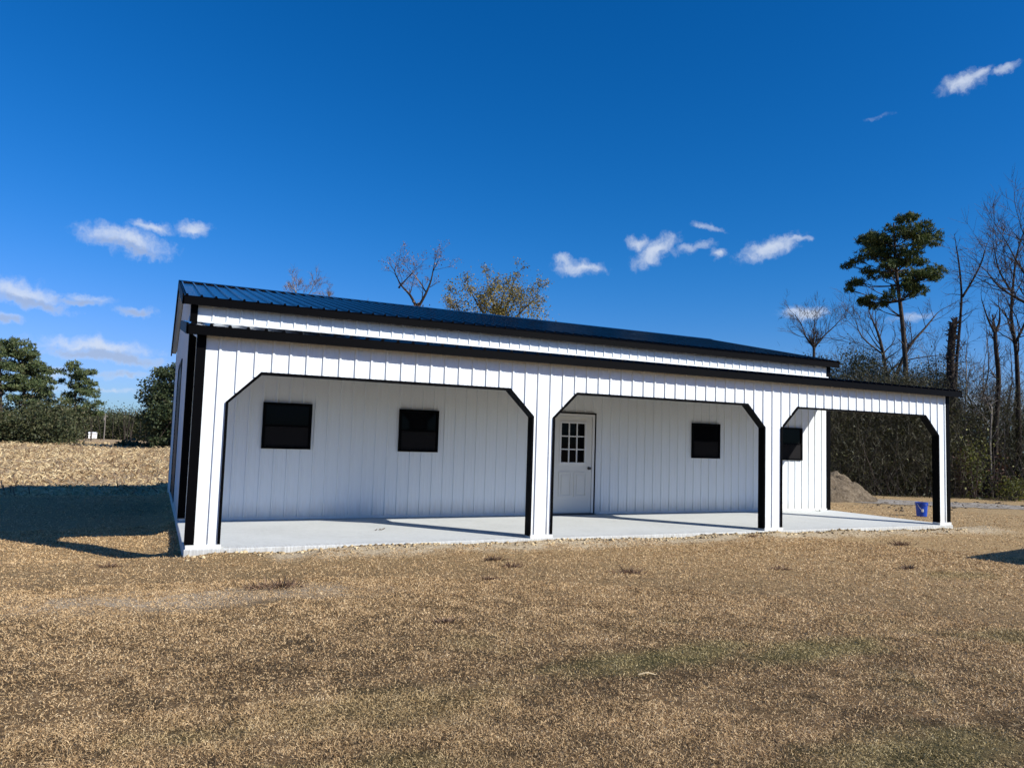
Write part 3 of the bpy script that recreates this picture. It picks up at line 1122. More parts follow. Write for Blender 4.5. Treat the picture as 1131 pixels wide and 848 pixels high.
def pine(name, label, stem, depth, clumps, group=None, r0=.2, per=12, size=.17, width=.016, dens=1.0, mat='needles', bark_='bark', zspread=1.0, limbs=True, bare=0, shrink=1.0):
    """stem: pixel polyline of the trunk; clumps: (u, v, ru, rv) pixel centres and radii of foliage masses, given depth of their own"""
    k_ = depth / FPX
    first = px_stem(stem, depth, .05)
    base = grounded(first[0])
    root = thing(name, base, label, "pine tree", group)
    tk = MB()
    pts = smooth_path([base] + first[(1 if (first[0] - base).length < .3 else 0):])
    nP = len(pts)
    rad = [r0 * (1 - .80 * k / (nP - 1)) for k in range(nP)]
    rad[0] *= 1.25
    tk.tube(pts, rad, 9)
    cen = []
    top = pts[-1]
    span_u = max(abs(c[0] - stem[-1][0]) for c in clumps) + 1
    for (u, v, ru, rv) in clumps:
        off = abs(u - stem[-1][0]) / span_u
        room = math.sqrt(max(0, 1 - off * off)) * span_u * k_ * zspread
        copies = 1 if off > .75 else (2 if off > .4 else 3)
        for q in range(copies):
            dz = random.uniform(-1, 1) * room * .85
            cc = at(u, v, depth) + Vector((math.sin(YAW), math.cos(YAW), 0)) * dz
            if q:
                cc += RT * random.uniform(-.5, .5) * ru * k_ + Vector((0, 0, random.uniform(-.8, .8) * rv * k_))
            rx, rzv = ru * k_ * shrink, rv * k_ * shrink
            nt_ = int(dens * 34 * (rx * rx * rzv) ** .55 / (size ** 1.4) * .18) + 6
            e = rng.normal(size=(nt_, 3))
            e /= np.linalg.norm(e, axis=1, keepdims=True)
            e *= rng.uniform(.35, 1, (nt_, 1)) ** .6
            e[:, :2] *= rx
            e[:, 2] = np.maximum(e[:, 2], -.45) * rzv
            # uneven edge
            e *= 1 + .28 * np.sin(e[:, :1] * 9 / max(rx, .1) + q) * np.cos(e[:, 1:2] * 7 / max(rx, .1))
            cen.append(e + np.array(cc))
            if limbs:
                zt = cc.z - rx * random.uniform(.5, 1.1) - .15
                j = min(range(nP), key=lambda i_: abs(pts[i_].z - zt))
                j = min(j, nP - 2)
                mid = pts[j].lerp(cc, .55) + Vector((0, 0, -.12 * rx - .05))
                tk.tube(smooth_path([pts[j], mid, cc]), [rad[j] * .42 * (1 - .16 * s) for s in range(7)][:7], 5, cap=False)
                for _ in range(4):
                    tp = cc + Vector((random.gauss(0, rx * .5), random.gauss(0, rx * .5), random.uniform(-.1, .5) * rzv))
                    tk.tube([mid.lerp(cc, random.uniform(.1, .7)), tp], [max(.012, rad[j] * .14), .006], 3, cap=False)
    for _ in range(bare):
        j = random.randint(int(nP * .25), int(nP * .7))
        limb(tk, pts[j], rnd_dir(Vector((0, 0, 1)), random.uniform(1.0, 1.7)), random.uniform(.5, 1.6) * r0 / .2, rad[j] * .25, n=4, seg=4)
    tk.build("trunk", M[bark_], root, smooth=True, fix=False)
    needle_tufts("crown", np.concatenate(cen), 0, M[mat], root, per, size, width)
    return root


# --- tall pine behind the right end
pine("pine_tree", "tall pine with broad rounded crown rising above the bare trees beyond the porch end",
     [(1003, 545), (1002, 470), (1000, 400), (996, 350), (990, 300), (988, 262), (987, 246)], 34,
     [(987, 249, 13, 6), (972, 256, 12, 6), (1004, 257, 12, 6), (990, 262, 18, 8), (965, 268, 13, 7), (1015, 268, 13, 7),
      (952, 282, 12, 6), (975, 280, 15, 7), (1000, 282, 17, 8), (1020, 284, 13, 7), (944, 290, 8, 5), (962, 298, 10, 5),
      (985, 296, 14, 7), (1010, 300, 15, 7), (1028, 300, 13, 6), (1036, 306, 8, 5), (945, 312, 9, 5), (957, 308, 8, 4),
      (940, 320, 6, 3), (1015, 310, 13, 5), (970, 331, 10, 6), (961, 329, 7, 3), (978, 334, 7, 5), (1007, 325, 8, 9), (995, 318, 8, 5),
      (980, 268, 12, 6), (1006, 270, 12, 6), (990, 290, 10, 5), (1000, 310, 9, 4)],
     r0=.15, per=12, size=.14, width=.015, dens=1.9, zspread=.9, bare=5, shrink=.84)

G_BARE = "bare winter trees along the wood"
bare_tree("bare_tree", "spreading bare tree forking low, just behind the tall dark pine",
          [([(984, 540), (983, 470), (979, 415), (972, 375), (962, 350)], .17, .03), ([(983, 430), (1003, 385), (1022, 362), (1035, 346)], .1, .02),
           ([(980, 412), (1000, 398), (1040, 392)], .06, .015), ([(976, 392), (952, 372), (945, 352)], .05, .012)],
          38, G_BARE, side=11, blen=1.7, levels=2, kids=5, bark_='bark', twig_='twig')
bare_tree("broken_tree", "vine-covered broken trunk with a thinner forked stem rising above it, right of the tall pine",
          [([(1054, 545), (1053, 470), (1050, 410), (1051, 378), (1053, 358)], .16, .14)], 31, G_BARE, side=70, blen=.42, levels=1, kids=3, bark_='darkbark', start=.2, spread=1.2, lift=.0)
bare_tree("bare_tree", "tall thin bare tree with one long limb forking right, standing against the vine-covered trunk",
          [([(1058, 545), (1056, 470), (1056, 410), (1060, 360), (1062, 325), (1059, 290), (1056, 272)], .09, .02),
           ([(1063, 328), (1074, 310), (1084, 290), (1088, 276)], .05, .016)], 31.5, G_BARE, side=16, blen=.75, levels=1, kids=5, bark_='darkbark', start=.35, lift=.02, spread=1.0)
bare_tree("broken_tree", "short-topped dead tree with a two-pronged broken crown near the right edge",
          [([(1098, 545), (1100, 470), (1103, 420), (1100, 385), (1099, 366)], .11, .07), ([(1099, 368), (1091, 352), (1084, 330)], .05, .012),
           ([(1100, 366), (1104, 355), (1104, 343)], .06, .02)], 30, G_BARE, side=7, blen=.9, levels=1, kids=4, bark_='darkbark')
bare_tree("bare_tree", "crooked bare tree with a wide high crown at the right edge of the photo",
          [([(1126, 548), (1125, 470), (1124, 420), (1122, 385), (1117, 350), (1119, 315), (1122, 285)], .12, .03),
           ([(1121, 380), (1134, 352), (1142, 325)], .06, .02), ([(1119, 325), (1104, 300), (1098, 275)], .05, .014)],
          30.5, G_BARE, side=14, blen=2.0, levels=2, kids=5, bark_='darkbark')
bare_tree("bare_tree", "big bare tree whose long limbs reach in over the right edge",
          [([(1172, 550), (1168, 470), (1162, 400), (1158, 350), (1160, 300)], .2, .05),
           ([(1160, 352), (1130, 333), (1105, 318), (1090, 300)], .07, .016), ([(1159, 335), (1130, 300), (1112, 268)], .06, .014),
           ([(1160, 320), (1140, 280), (1128, 252)], .06, .014)], 29, G_BARE, side=12, blen=1.9, levels=2, kids=5, bark_='darkbark')
bare_tree("bare_tree", "small round-crowned bare tree showing over the right end of the black roof",
          [([(899, 535), (899, 440), (899, 393), (899, 382)], .14, .07), ([(899, 384), (890, 372), (885, 358), (878, 348)], .06, .016),
           ([(900, 382), (910, 371), (922, 360), (928, 353)], .06, .016), ([(899, 384), (899, 365), (900, 350)], .05, .014)],
          48, G_BARE, side=12, blen=1.4, levels=2, kids=6, bark_='bark', start=.85)
fill = [(1066, 31, 392, 'palebark', "thin pale sapling right of the vine-covered broken trunk"),
        (1075, 33, 420, 'bark', "slender brown sapling between the broken trunk and the two-pronged dead tree"),
        (1088, 32, 405, 'palebark', "pale leaning sapling left of the two-pronged dead tree"),
        (1096, 29.5, 440, 'palebark', "short pale sapling at the foot of the two-pronged dead tree"),
        (1112, 34, 395, 'bark', "slim bare tree between the two-pronged dead tree and the crooked one"),
        (1120, 36, 380, 'darkbark', "dark bare tree behind the crooked tree at the right edge"),
        (1138, 31, 420, 'palebark', "pale sapling just past the right edge of the wood"),
        (1082, 38, 370, 'bark', "tall slim bare tree far back between the two dead trunks"),
        (1030, 37, 395, 'bark', "slim bare tree standing right of the tall pine, behind the thicket"),
        (1042, 35, 410, 'darkbark', "dark thin tree left of the vine-covered broken trunk"),
        (1018, 42, 400, 'darkbark', "dark bare tree far back right of the pine trunk"),
        (958, 40, 390, 'bark', "bare tree left of the tall pine, rising from the thicket"),
        (935, 42, 405, 'bark', "bare tree at the left end of the thicket beside the roof end"),
        (1200, 33, 380, 'darkbark', "bare tree beyond the right edge of the view"),
        (1240, 30, 390, 'bark', "bare tree well beyond the right edge of the view")]
for u, dep, vt, bk_, lab in fill:
    ln = random.uniform(-10, 10)
    big = .04 if bk_ == 'palebark' else .06
    bare_tree("bare_tree", lab, [([(u, 545), (u + ln * .3, 490), (u + ln * .1, 450), (u + ln, (450 + vt) / 2), (u + ln * .8, vt)], big, .016)],
              dep, G_BARE, side=13, blen=1.3, levels=2, kids=4, bark_=bk_, twig_='palebark' if random.random() < .35 else 'twig', start=.25)

# --- trees seen over the roof
bare_tree("bare_tree", "dark forked bare tree showing over the roof ridge left of the yellow-leafed one",
          [([(462, 460), (462, 345), (461, 340)], .2, .15), ([(461, 341), (453, 326), (443, 315), (438, 305)], .11, .03), ([(461, 341), (470, 325), (476, 310), (479, 295)], .11, .03),
           ([(440, 318), (452, 305), (457, 300)], .05, .02), ([(470, 322), (462, 309), (455, 302)], .05, .02), ([(438, 306), (436, 298), (440, 290)], .04, .014), ([(478, 300), (484, 288)], .04, .012)],
          50, "trees behind the building", side=7, blen=1.25, levels=2, kids=4, bark_='darkbark', twig_='pinktwig', start=.93, leaves='weed', leaf_n=900, leaf_size=.05)
bare_tree("autumn_tree", "broad tree thin with yellow-brown autumn leaves showing over the roof ridge",
          [([(552, 470), (551, 380), (550, 350)], .2, .1), ([(551, 372), (530, 340), (520, 322)], .09, .02), ([(551, 365), (545, 335), (540, 318)], .08, .02), ([(550, 362), (560, 335), (566, 316)], .09, .02),
           ([(551, 368), (575, 345), (590, 330)], .09, .02), ([(551, 374), (515, 352), (505, 338)], .06, .02)],
          45, "trees behind the building", side=7, blen=1.2, levels=2, kids=5, bark_='bark', start=.75, leaves='gold', leaf_n=5600, leaf_size=.056, cat="tree",
          crown=[(u_, v_, 13, 210) for u_, v_ in ((506, 340), (515, 328), (522, 345), (530, 322), (535, 338), (541, 330), (548, 318), (550, 334), (556, 322), (562, 314), (566, 330), (572, 320),
                                                  (578, 335), (584, 328), (592, 338), (596, 348), (526, 352), (540, 350), (556, 346), (570, 348), (584, 352), (510, 352))])
bare_tree("bare_tree", "pale twiggy bare tree top showing over the left part of the roof ridge",
          [([(330, 460), (330, 370), (328, 330), (325, 318)], .14, .03), ([(329, 340), (342, 324), (345, 318)], .05, .014)], 60, "trees behind the building",
          side=8, blen=1.5, levels=2, kids=6, bark_='palebark', twig_='pinktwig', start=.7, minr=.010)
bare_tree("bare_tree", "smaller pale twiggy tree top right of the other pale one over the roof",
          [([(360, 460), (360, 370), (361, 340), (362, 328)], .12, .025)], 62, "trees behind the building", side=7, blen=1.1, levels=2, kids=6, bark_='palebark', twig_='pinktwig', start=.75, minr=.010)
bare_tree("bare_tree", "lowest pale tree top barely showing over the roof ridge left of the forked tree",
          [([(400, 460), (400, 380), (400, 350)], .12, .025)], 60, "trees behind the building", side=7, blen=1.2, levels=2, kids=6, bark_='palebark', twig_='pinktwig', start=.75, minr=.010)

# --- pines at the far left
G_PINE = "pines at the far side of the field"
LP = dict(per=9, size=.24, width=.032, dens=1.6, mat='farneedles', zspread=.8, shrink=.92)


def rel(u0, v0, s, lst):
    return [(u0 + a * s, v0 + b * s, c_ * s, d_ * s) for a, b, c_, d_ in lst]


CL_A = [(0, 3, 8, 5), (-10, 12, 9, 5), (9, 12, 9, 5), (0, 16, 11, 6), (-14, 24, 9, 5), (14, 26, 9, 5), (0, 28, 12, 6), (20, 36, 8, 4), (-18, 38, 8, 4), (4, 40, 11, 5),
        (14, 48, 10, 5), (-8, 50, 9, 4), (22, 54, 8, 4), (-20, 54, 6, 3), (2, 58, 8, 4), (16, 64, 7, 3)]
CL_B = [(0, 3, 8, 4), (-9, 9, 7, 4), (8, 9, 8, 4), (0, 14, 9, 5), (-18, 18, 5, 3), (14, 20, 8, 4), (-6, 24, 9, 4), (8, 29, 10, 4), (18, 34, 8, 3), (-14, 34, 8, 4), (24, 42, 8, 3),
        (-6, 42, 10, 4), (12, 45, 9, 4), (-16, 50, 9, 4), (2, 54, 9, 4), (18, 54, 8, 3), (-10, 60, 7, 3)]
pine("pine_tree", "tall full-crowned pine, the middle one of those left of the building across the field",
     [(28, 486), (27, 450), (26, 420), (24, 395), (23, 380)], 78, rel(24, 377, 1.05, CL_A), G_PINE, r0=.22, **LP)
pine("pine_tree", "pine with airy crown standing close beside the tallest pine, on its right",
     [(45, 486), (44, 450), (42, 425), (39, 402)], 81, rel(38, 398, .85, CL_A), G_PINE, r0=.18, **LP)
pine("pine_tree", "pine cut off by the left edge of the photo",
     [(2, 486), (1, 450), (0, 410), (0, 378)], 76, rel(-3, 374, 1.0, CL_B), G_PINE, r0=.2, **LP)
pine("pine_tree", "lone layered pine with shelf-like branches standing left of the white shed",
     [(83, 486), (83, 460), (83, 435), (84, 408)], 79, rel(85, 403, 1.0, CL_B), G_PINE, r0=.2, **LP)
pine("pine_tree", "pine just outside the left edge of the view", [(-30, 486), (-31, 430), (-32, 384)], 80, rel(-32, 380, 1.0, CL_A), G_PINE, r0=.2, **LP)


# --- the oak left of the building's rear
def oak(u, v_top, v_base, dep, ru, label):
    k_ = dep / FPX
    base = grounded(at(u, v_base, dep))
    root = thing("oak_tree", base, label, "oak tree")
    tk = MB()
    topz = at(u, v_top, dep).z
    hgt = topz - base.z
    pts = [base, base + Vector((.1, 0, hgt * .2)), base + Vector((-.1, .1, hgt * .42))]
    tk.tube(smooth_path(pts), [.36 - .02 * k for k in range(7)], 9)
    cen = []
    for k in range(120):
        th_, ph = random.uniform(0, 2 * math.pi), random.uniform(-.8, 1)
        R_ = ru * k_ * math.sqrt(max(.05, 1 - (ph * .92) ** 2)) * random.uniform(.55, 1.0)
        c_ = base + Vector((math.cos(th_) * R_, math.sin(th_) * R_, hgt * (.42 + .52 * ph)))
        if c_.z < base.z + .5:
            c_.z = base.z + .6
        cr = random.uniform(.6, 1.25)
        n_ = int(230 * cr * cr)
        e = rng.normal(size=(n_, 3))
        e /= np.linalg.norm(e, axis=1, keepdims=True)
        e *= cr * rng.uniform(.3, 1.1, (n_, 1)) ** .7
        e[:, 2] *= .7
        cen.append(e + np.array(c_))
        if k % 3 == 0:
            tk.tube([pts[-1], pts[-1].lerp(c_, .5) + Vector((0, 0, .3)), c_], [.12, .07, .02], 5, cap=False)
    tk.build("trunk", M['bark'], root, smooth=True, fix=False)
    leaf_cards("crown", np.concatenate(cen), .115, M['oakleaf'], root)


oak(199, 398, 491, 66, 42, "dark round-crowned oak half hidden behind the building's left rear corner")


# ------------------------------------------------------------------ thicket, far wood (one mass each)
def wood_xy(l, d):
    return (CAM.x + d * math.sin(YAW) + l * math.cos(YAW), CAM.y + d * math.cos(YAW) - l * math.sin(YAW))


def mass(name, n, urange, drange, hfun, size, mat, clump=.5, lo=.0, aspect=.6):
    """leaf faces gathered in clumps through a band of wood, between two distances"""
    ncl = max(8, n // 40)
    u = rng.uniform(*urange, ncl)
    d = rng.uniform(*drange, ncl)
    l = (u - W / 2) / FPX * d
    xx = CAM.x + d * math.sin(YAW) + l * math.cos(YAW)
    yy = CAM.y + d * math.cos(YAW) - l * math.sin(YAW)
    hh = np.array([hfun(a, b) for a, b in zip(u, d)])
    zz = hh * rng.uniform(lo, 1, ncl) ** .85
    gz = ground_h(xx, yy)
    c = np.stack([xx, yy, gz + zz], -1)
    pts = np.repeat(c, 40, axis=0)
    cs = clump * rng.uniform(.5, 1.5, (ncl, 1))
    off = rng.normal(0, 1, (ncl * 40, 3)) * np.repeat(cs, 40, axis=0)
    off[:, 2] *= .75
    pts = pts + off
    pts[:, 2] = np.maximum(pts[:, 2], np.repeat(gz, 40) + .02)
    return pts


def hprof(base, amp, fr, seed):
    def f(u, d):
        return base + amp * (float(vnoise(np.array(u * fr + seed), np.array(d * .3 + seed), _N1)) - .5) * 2
    return f


und = [mass("t", 60000, (880, 1050), (29, 32.5), hprof(4.3, .7, .03, 3), .1, None, .42),
       mass("t", 40000, (890, 1055), (31, 36), hprof(5.4, .8, .05, 9), .1, None, .42, lo=.45),
       mass("t", 70000, (1040, 1330), (30, 37), hprof(3.5, 1.0, .03, 5), .1, None, .42)]
o = leaf_cards("undergrowth", np.concatenate(und), .047, M['thicket'], aspect=.5)
tag(o, "dark olive tangle of brush filling the wood edge beyond the porch end", "undergrowth", kind='stuff')
# stems tangled through the brush
tw_ = np.concatenate([mass("t", 52000, (880, 1050), (28.7, 32), hprof(4.2, .7, .03, 3), .1, None, .5),
                     mass("t", 22000, (890, 1055), (31, 36), hprof(5.4, .8, .05, 9), .1, None, .5, lo=.45),
                     mass("t", 52000, (1040, 1330), (29.6, 36), hprof(3.9, 1.0, .03, 5), .1, None, .6)])


def strands(name, c, length, width, mat, up=.5):
    n = len(c)
    d = rng.normal(size=(n, 3))
    d[:, 2] = np.abs(d[:, 2]) + up
    d /= np.linalg.norm(d, axis=1, keepdims=True)
    d2 = d + rng.normal(0, .35, d.shape)
    s_ = np.cross(d, rng.normal(size=(n, 3)))
    s_ /= np.linalg.norm(s_, axis=1, keepdims=True) + 1e-9
    l = length * rng.uniform(.5, 1.5, (n, 1))
    m_ = c + d * l * .5
    V = np.stack([c - s_ * width, c + s_ * width, m_ + s_ * width * .7, m_ - s_ * width * .7, m_ + d2 * l * .5], 1).reshape(-1, 3)
    b_ = np.arange(n)[:, None] * 5
    return np_mesh(name, V, [b_ + np.array([[0, 1, 2, 3]]), b_ + np.array([[3, 2, 4]])], mat)


o = strands("twiggy_undergrowth", tw_, .42, .0042, M['thicktwig'])
tag(o, "fine olive-brown twigs filling the brush at the wood edge", "undergrowth", kind='stuff')
st = MB()
for k in range(1500):
    u = random.uniform(885, 1330)
    d = random.uniform(28.6, 36)
    l = (u - W / 2) / FPX * d
    xx, yy = wood_xy(l, d)
    gz = float(ground_h(xx, yy))
    h_ = random.uniform(.8, 4.2)
    limb(st, (xx, yy, gz), Vector((random.gauss(0, .35), random.gauss(0, .35), 1)), h_, random.uniform(.006, .017), n=3, seg=5, wander=.3, lift=.05)
o = st.build("brush_undergrowth", M['twig'], fix=False)
tag(o, "grey bare stems tangled through the brush at the wood edge", "undergrowth", kind='stuff')


def shrub(u, v_base, dep, wpx, hpx, mat, n, size, label, group="leafy shrubs at the wood edge"):
    k_ = dep / FPX
    base = grounded(at(u, v_base, dep))
    root = thing("shrub", base, label, "shrub", group)
    s_ = MB()
    cen = []
    for q in range(9):
        tp = base + Vector((random.gauss(0, .3) * wpx * k_, random.gauss(0, .3) * wpx * k_, random.uniform(.45, 1) * hpx * k_))
        s_.tube([base + Vector((random.gauss(0, .05), random.gauss(0, .05), .02)), base.lerp(tp, .55) + Vector((random.gauss(0, .06), 0, .05)), tp], [.016, .011, .005], 4, cap=False)
        m_ = n // 9
        cen.append(np.array(tp) + rng.normal(0, 1, (m_, 3)) * np.array([wpx * k_ * .24, wpx * k_ * .24, hpx * k_ * .2]) - np.array([0, 0, hpx * k_ * .12]))
    cen = np.concatenate(cen)
    cen[:, 2] = np.maximum(cen[:, 2], base.z + .1)
    s_.build("stems", M['twig'], root, fix=False)
    leaf_cards("foliage", cen, size, M[mat], root)


shrub(1076, 548, 28.6, 26, 62, 'privet', 1000, .05, "thin yellow-green leafed shrub right of the porch end post")
shrub(1064, 548, 29.2, 18, 50, 'rust', 700, .05, "thin rust-leafed shrub just right of the porch end post")
shrub(1118, 552, 28.0, 30, 26, 'privet', 1000, .045, "low green bush at the foot of the crooked tree by the right edge")
shrub(1105, 548, 29.4, 24, 55, 'rust', 380, .05, "reddish thin shrub between the dead tree and the crooked tree")
shrub(930, 470, 34, 36, 70, 'privet', 900, .08, "tall yellowish bush top rising just right of the upper roof end")
shrub(1000, 480, 33, 40, 74, 'privet', 700, .08, "tall yellow-green bush below the pine over the porch roof")
shrub(1065, 470, 38, 40, 80, 'needles', 900, .09, "dark evergreen bush top behind the vine-covered broken trunk")
shrub(1028, 470, 39, 34, 74, 'needles', 800, .09, "dark evergreen bush top right of the tall pine's trunk")
shrub(1085, 470, 40, 30, 66, 'needles', 600, .09, "dark evergreen bush top between the two dead trunks")

far = [mass("t", 70000, (-140, 84), (70, 84), hprof(2.9, 1.7, .13, 2), .3, None, .7),
       mass("t", 90000, (76, 300), (104, 120), hprof(3.6, 1.1, .16, 4), .3, None, .65),
       mass("t", 3000, (128, 215), (68, 71), hprof(.35, .2, .1, 4), .3, None, .2),
       mass("t", 26000, (250, 1500), (110, 150), hprof(4.0, 1.0, .03, 6), .3, None, 1.2)]
o = leaf_cards("treeline", np.concatenate(far), .125, M['farwood'])
tag(o, "dark mixed wood along the far edge of the field", "treeline", kind='stuff')
st = MB()
for k in range(110):
    u = random.uniform(-120, 260)
    d = random.uniform(84, 112)
    xx, yy = wood_xy((u - W / 2) / FPX * d, d)
    limb(st, (xx, yy, -.15), Vector((random.gauss(0, .08), random.gauss(0, .08), 1)), random.uniform(2.5, 5.2), random.uniform(.03, .07), n=3, seg=4, wander=.12)
o = st.build("bare_treeline", M['twig'], fix=False)
tag(o, "greyish bare trunks standing through the far wood", "treeline", kind='stuff')

# ------------------------------------------------------------------ far shed and pole
p0 = grounded(at(102, 487, 95))
sh = thing("shed", p0, "small white box shed at the far edge of the stubble field", "shed")
s_ = MB()
s_.box(-.46, .46, -.35, .35, 0, .62)
s_.build("walls", M['offwhite'], sh).location = (0, 0, .3)
s_ = MB()
s_.prism([(-.5, -.43, .62), (.5, -.43, .62), (.5, 0, .78), (-.5, 0, .78)], [(-.5, -.43, .66), (.5, -.43, .66), (.5, 0, .82), (-.5, 0, .82)])
s_.prism([(-.5, .43, .62), (.5, .43, .62), (.5, .001, .78), (-.5, .001, .78)], [(-.5, .43, .66), (.5, .43, .66), (.5, .001, .82), (-.5, .001, .82)])
s_.build("roof", M['offwhite'], sh).location = (0, 0, .3)
p0 = grounded(at(114.5, 486, 98))
po = thing("utility_pole", p0, "thin grey utility pole right of the small white shed across the field", "utility pole")
s_ = MB()
s_.tube([(0, 0, 0), (.02, 0, 1.6), (0, 0, 3.6)], [.075, .065, .055], 8)
s_.build("pole", M['grey_wood'], po).location = (0, 0, 0)
s_ = MB()
s_.box(-.32, .32, -.04, .04, 3.2, 3.28)
s_.build("crossarm", M['grey_wood'], po).location = (0, 0, 0)
s_ = MB()
s_.tube([(-.12, -.12, 2.7), (-.12, -.12, 3.1)], [.09, .09], 10)
s_.build("transformer", M['grey_wood'], po).location = (0, 0, 0)

# ------------------------------------------------------------------ dirt pile
pc = Vector((20.8, 8.75, 0))
xs = np.linspace(-2.6, 2.6, 70)
Xp, Yp = np.meshgrid(xs, xs)
R_ = np.hypot(Xp * 1.0, Yp * 1.15)
hh = 1.15 * np.clip(1 - (R_ / 2.25) ** 1.25, -.2, 1)
hh += .26 * (vnoise(Xp * 2.3 + 3, Yp * 2.3, _N1) - .5) + .13 * (vnoise(Xp * 6 + 9, Yp * 6, _N2) - .5) + .10 * (vnoise(Xp * 13, Yp * 13 + 5, _N1) - .5)
Vp = np.stack([Xp + pc.x, Yp + pc.y, np.maximum(hh, -.25) - .15], -1).reshape(-1, 3)
ii = (np.arange(69)[:, None] * 70 + np.arange(69)[None]).ravel()
o = np_mesh("dirt_pile", Vp, [np.stack([ii, ii + 1, ii + 71, ii + 70], 1)], M['pile'])
tag(o, "heap of brown earth at the wood edge seen through the right porch opening", "dirt pile")


# ------------------------------------------------------------------ clods along the slab, weeds, sticks
def clods(name, n, fx, fy, s0, s1, mat, label):
    ico = bmesh.new()
    bmesh.ops.create_icosphere(ico, subdivisions=1, radius=1)
    bv_ = np.array([v.co[:] for v in ico.verts])
    bf = np.array([[v.index for v in f.verts] for f in ico.faces])
    ico.free()
    x, y = fx(n), fy(n)
    s = s0 + (s1 - s0) * rng.random(n) ** 3
    V = bv_[None] * (s[:, None, None] * rng.uniform(.5, 1.6, (n, 1, 3))) * rng.uniform(.55, 1.3, (n, len(bv_), 1))
    V[..., 2] *= .7
    V += np.stack([x, y, ground_h(x, y) + s * .2], -1)[:, None, :]
    F = bf[None] + (np.arange(n) * len(bv_))[:, None, None]
    o = np_mesh(name, V.reshape(-1, 3), [F.reshape(-1, 3)], mat)
    tag(o, label, "soil clods", kind='stuff')


clods("soil_rubble", 2600, lambda n: rng.uniform(.0, 15.4, n), lambda n: -.07 - np.abs(rng.normal(0, .16, n)), .004, .03, M['rock'],
      "crumbled pale soil clods along the foot of the slab")
clods("track_rubble", 260, lambda n: rng.uniform(19, 27, n), lambda n: 21.5 - .72 * rng.uniform(19, 27, n) * 0 + rng.normal(0, .7, n) - 16.0, .015, .06, M['pile'],
      "dark clods scattered along the dirt track")

wc = [(310, 649, .22, "brown dead weed clump on the bare patch left of the porch middle"),
      (282, 650, .10, "small dead weed tuft left of the larger brown clump"),
      (695, 632, .20, "flat dark weed clump on the lawn right of the middle post"),
      (545, 620, .14, "dark weed tuft close to the slab left of the middle post"),
      (565, 626, .15, "low brown weed clump just in front of the middle post"),
      (540, 640, .12, "small dark weed tuft farther out on the lawn before the middle post"),
      (490, 688, .12, "brown weed tuft in the left middle of the lawn"),
      (860, 628, .12, "flat weed tuft on the lawn right of centre"),
      (903, 592, .09, "reddish weed tuft at the slab edge below the right bay"),
      (995, 602, .2, "dark torn clump of sod before the porch right end"),
      (830, 598, .12, "small dark clump at the slab edge below the second bay"),
      (120, 626, .13, "low dark weed clump on the lawn left of the porch corner"),
      (1002, 628, .14, "flat dark tuft on the lawn left of the shed's shadow")]


def on_ground(u, v):
    d = direction(u, v)
    t_ = (-.13 - CAM.z) / d.z
    p = CAM + d * t_
    return Vector((p.x, p.y, float(ground_h(p.x, p.y))))


for u, v, r_, lab in wc:
    p = on_ground(u, v)
    n_ = int(900 * r_)
    th_ = rng.uniform(0, 2 * np.pi, n_)
    el = rng.uniform(.15, 1.1, n_)
    rr = np.abs(rng.normal(0, r_ * .45, n_))
    c = np.stack([p.x + rr * np.cos(th_) * 1.4, p.y + rr * np.sin(th_) * .8, np.full(n_, p.z)], -1)
    d = np.stack([np.cos(th_) * np.cos(el), np.sin(th_) * np.cos(el), np.sin(el)], -1)
    d += rng.normal(0, .35, d.shape)
    l = rng.uniform(.25, .7, (n_, 1)) * (r_ * .55 + .03)
    s = np.cross(d, rng.normal(size=(n_, 3)))
    s /= np.linalg.norm(s, axis=1, keepdims=True)
    wv = rng.uniform(.003, .007, (n_, 1))
    Vw = np.stack([c - s * wv, c + s * wv, c + d * l * .6 + s * wv, c + d * l], 1).reshape(-1, 3)
    o = np_mesh("weed_clump", Vw, [np.arange(n_ * 4).reshape(-1, 4)], M['weed'])
    tag(o, lab, "weed clump", "dead weed clumps on the lawn")

for (u0, v0), (u1, v1), r_, lab in (((705, 750), (724, 750), .006, "short straw-coloured stick lying on the lawn right of centre"),
                                    ((352, 608), (356, 607.3), .008, "tiny pale stick end on the lawn in front of the left bay")):
    a_, b_ = on_ground(u0, v0), on_ground(u1, v1)
    s_ = MB()
    s_.tube([a_ + Vector((0, 0, .035)), a_.lerp(b_, .5) + Vector((0, 0, .05)), b_ + Vector((0, 0, .035))], [r_, r_, r_ * .7], 6)
    tag(s_.build("stick", M['straw']), lab, "stick", "sticks on the lawn")
# crumbs on the slab
for u, v, lab, mt_ in ((418, 585.5, "small dark chip lying on the slab in the left bay", 'weed'), (902.5, 564.5, "small dark leaf scrap on the slab by the right end of the house wall", 'oakleaf'),
                       (684, 567, "tiny dark crumb on the slab right of the door", 'weed')):
    d = direction(u, v)
    p = CAM + d * (-CAM.z / d.z)
    s_ = MB()
    for q in range(7):
        a_ = random.uniform(0, 6.28)
        c_ = p + Vector((random.gauss(0, .045), random.gauss(0, .03), .004))
        e_ = Vector((math.cos(a_), math.sin(a_), random.uniform(.1, .6))) * random.uniform(.03, .07)
        f_ = Vector((-math.sin(a_), math.cos(a_), .1)) * .018
        s_.poly([c_ - f_ * .3, c_ + e_ * .5 - f_, c_ + e_, c_ + e_ * .5 + f_])
    tag(s_.build("leaf_scrap", M[mt_], fix=False), lab, "scrap", "scraps lying on the slab")

# ------------------------------------------------------------------ neighbouring shed (outside the frame; its roof corner shades the lawn at the right)
ns = thing("garden_shed", (16.75, -7.1, -.15), "grey garden shed outside the frame whose shadow falls on the lawn at right", "shed")
s_ = MB()
ang = .19


def rot(x, y, z):
    return (x * math.cos(ang) - y * math.sin(ang), x * math.sin(ang) + y * math.cos(ang), z)


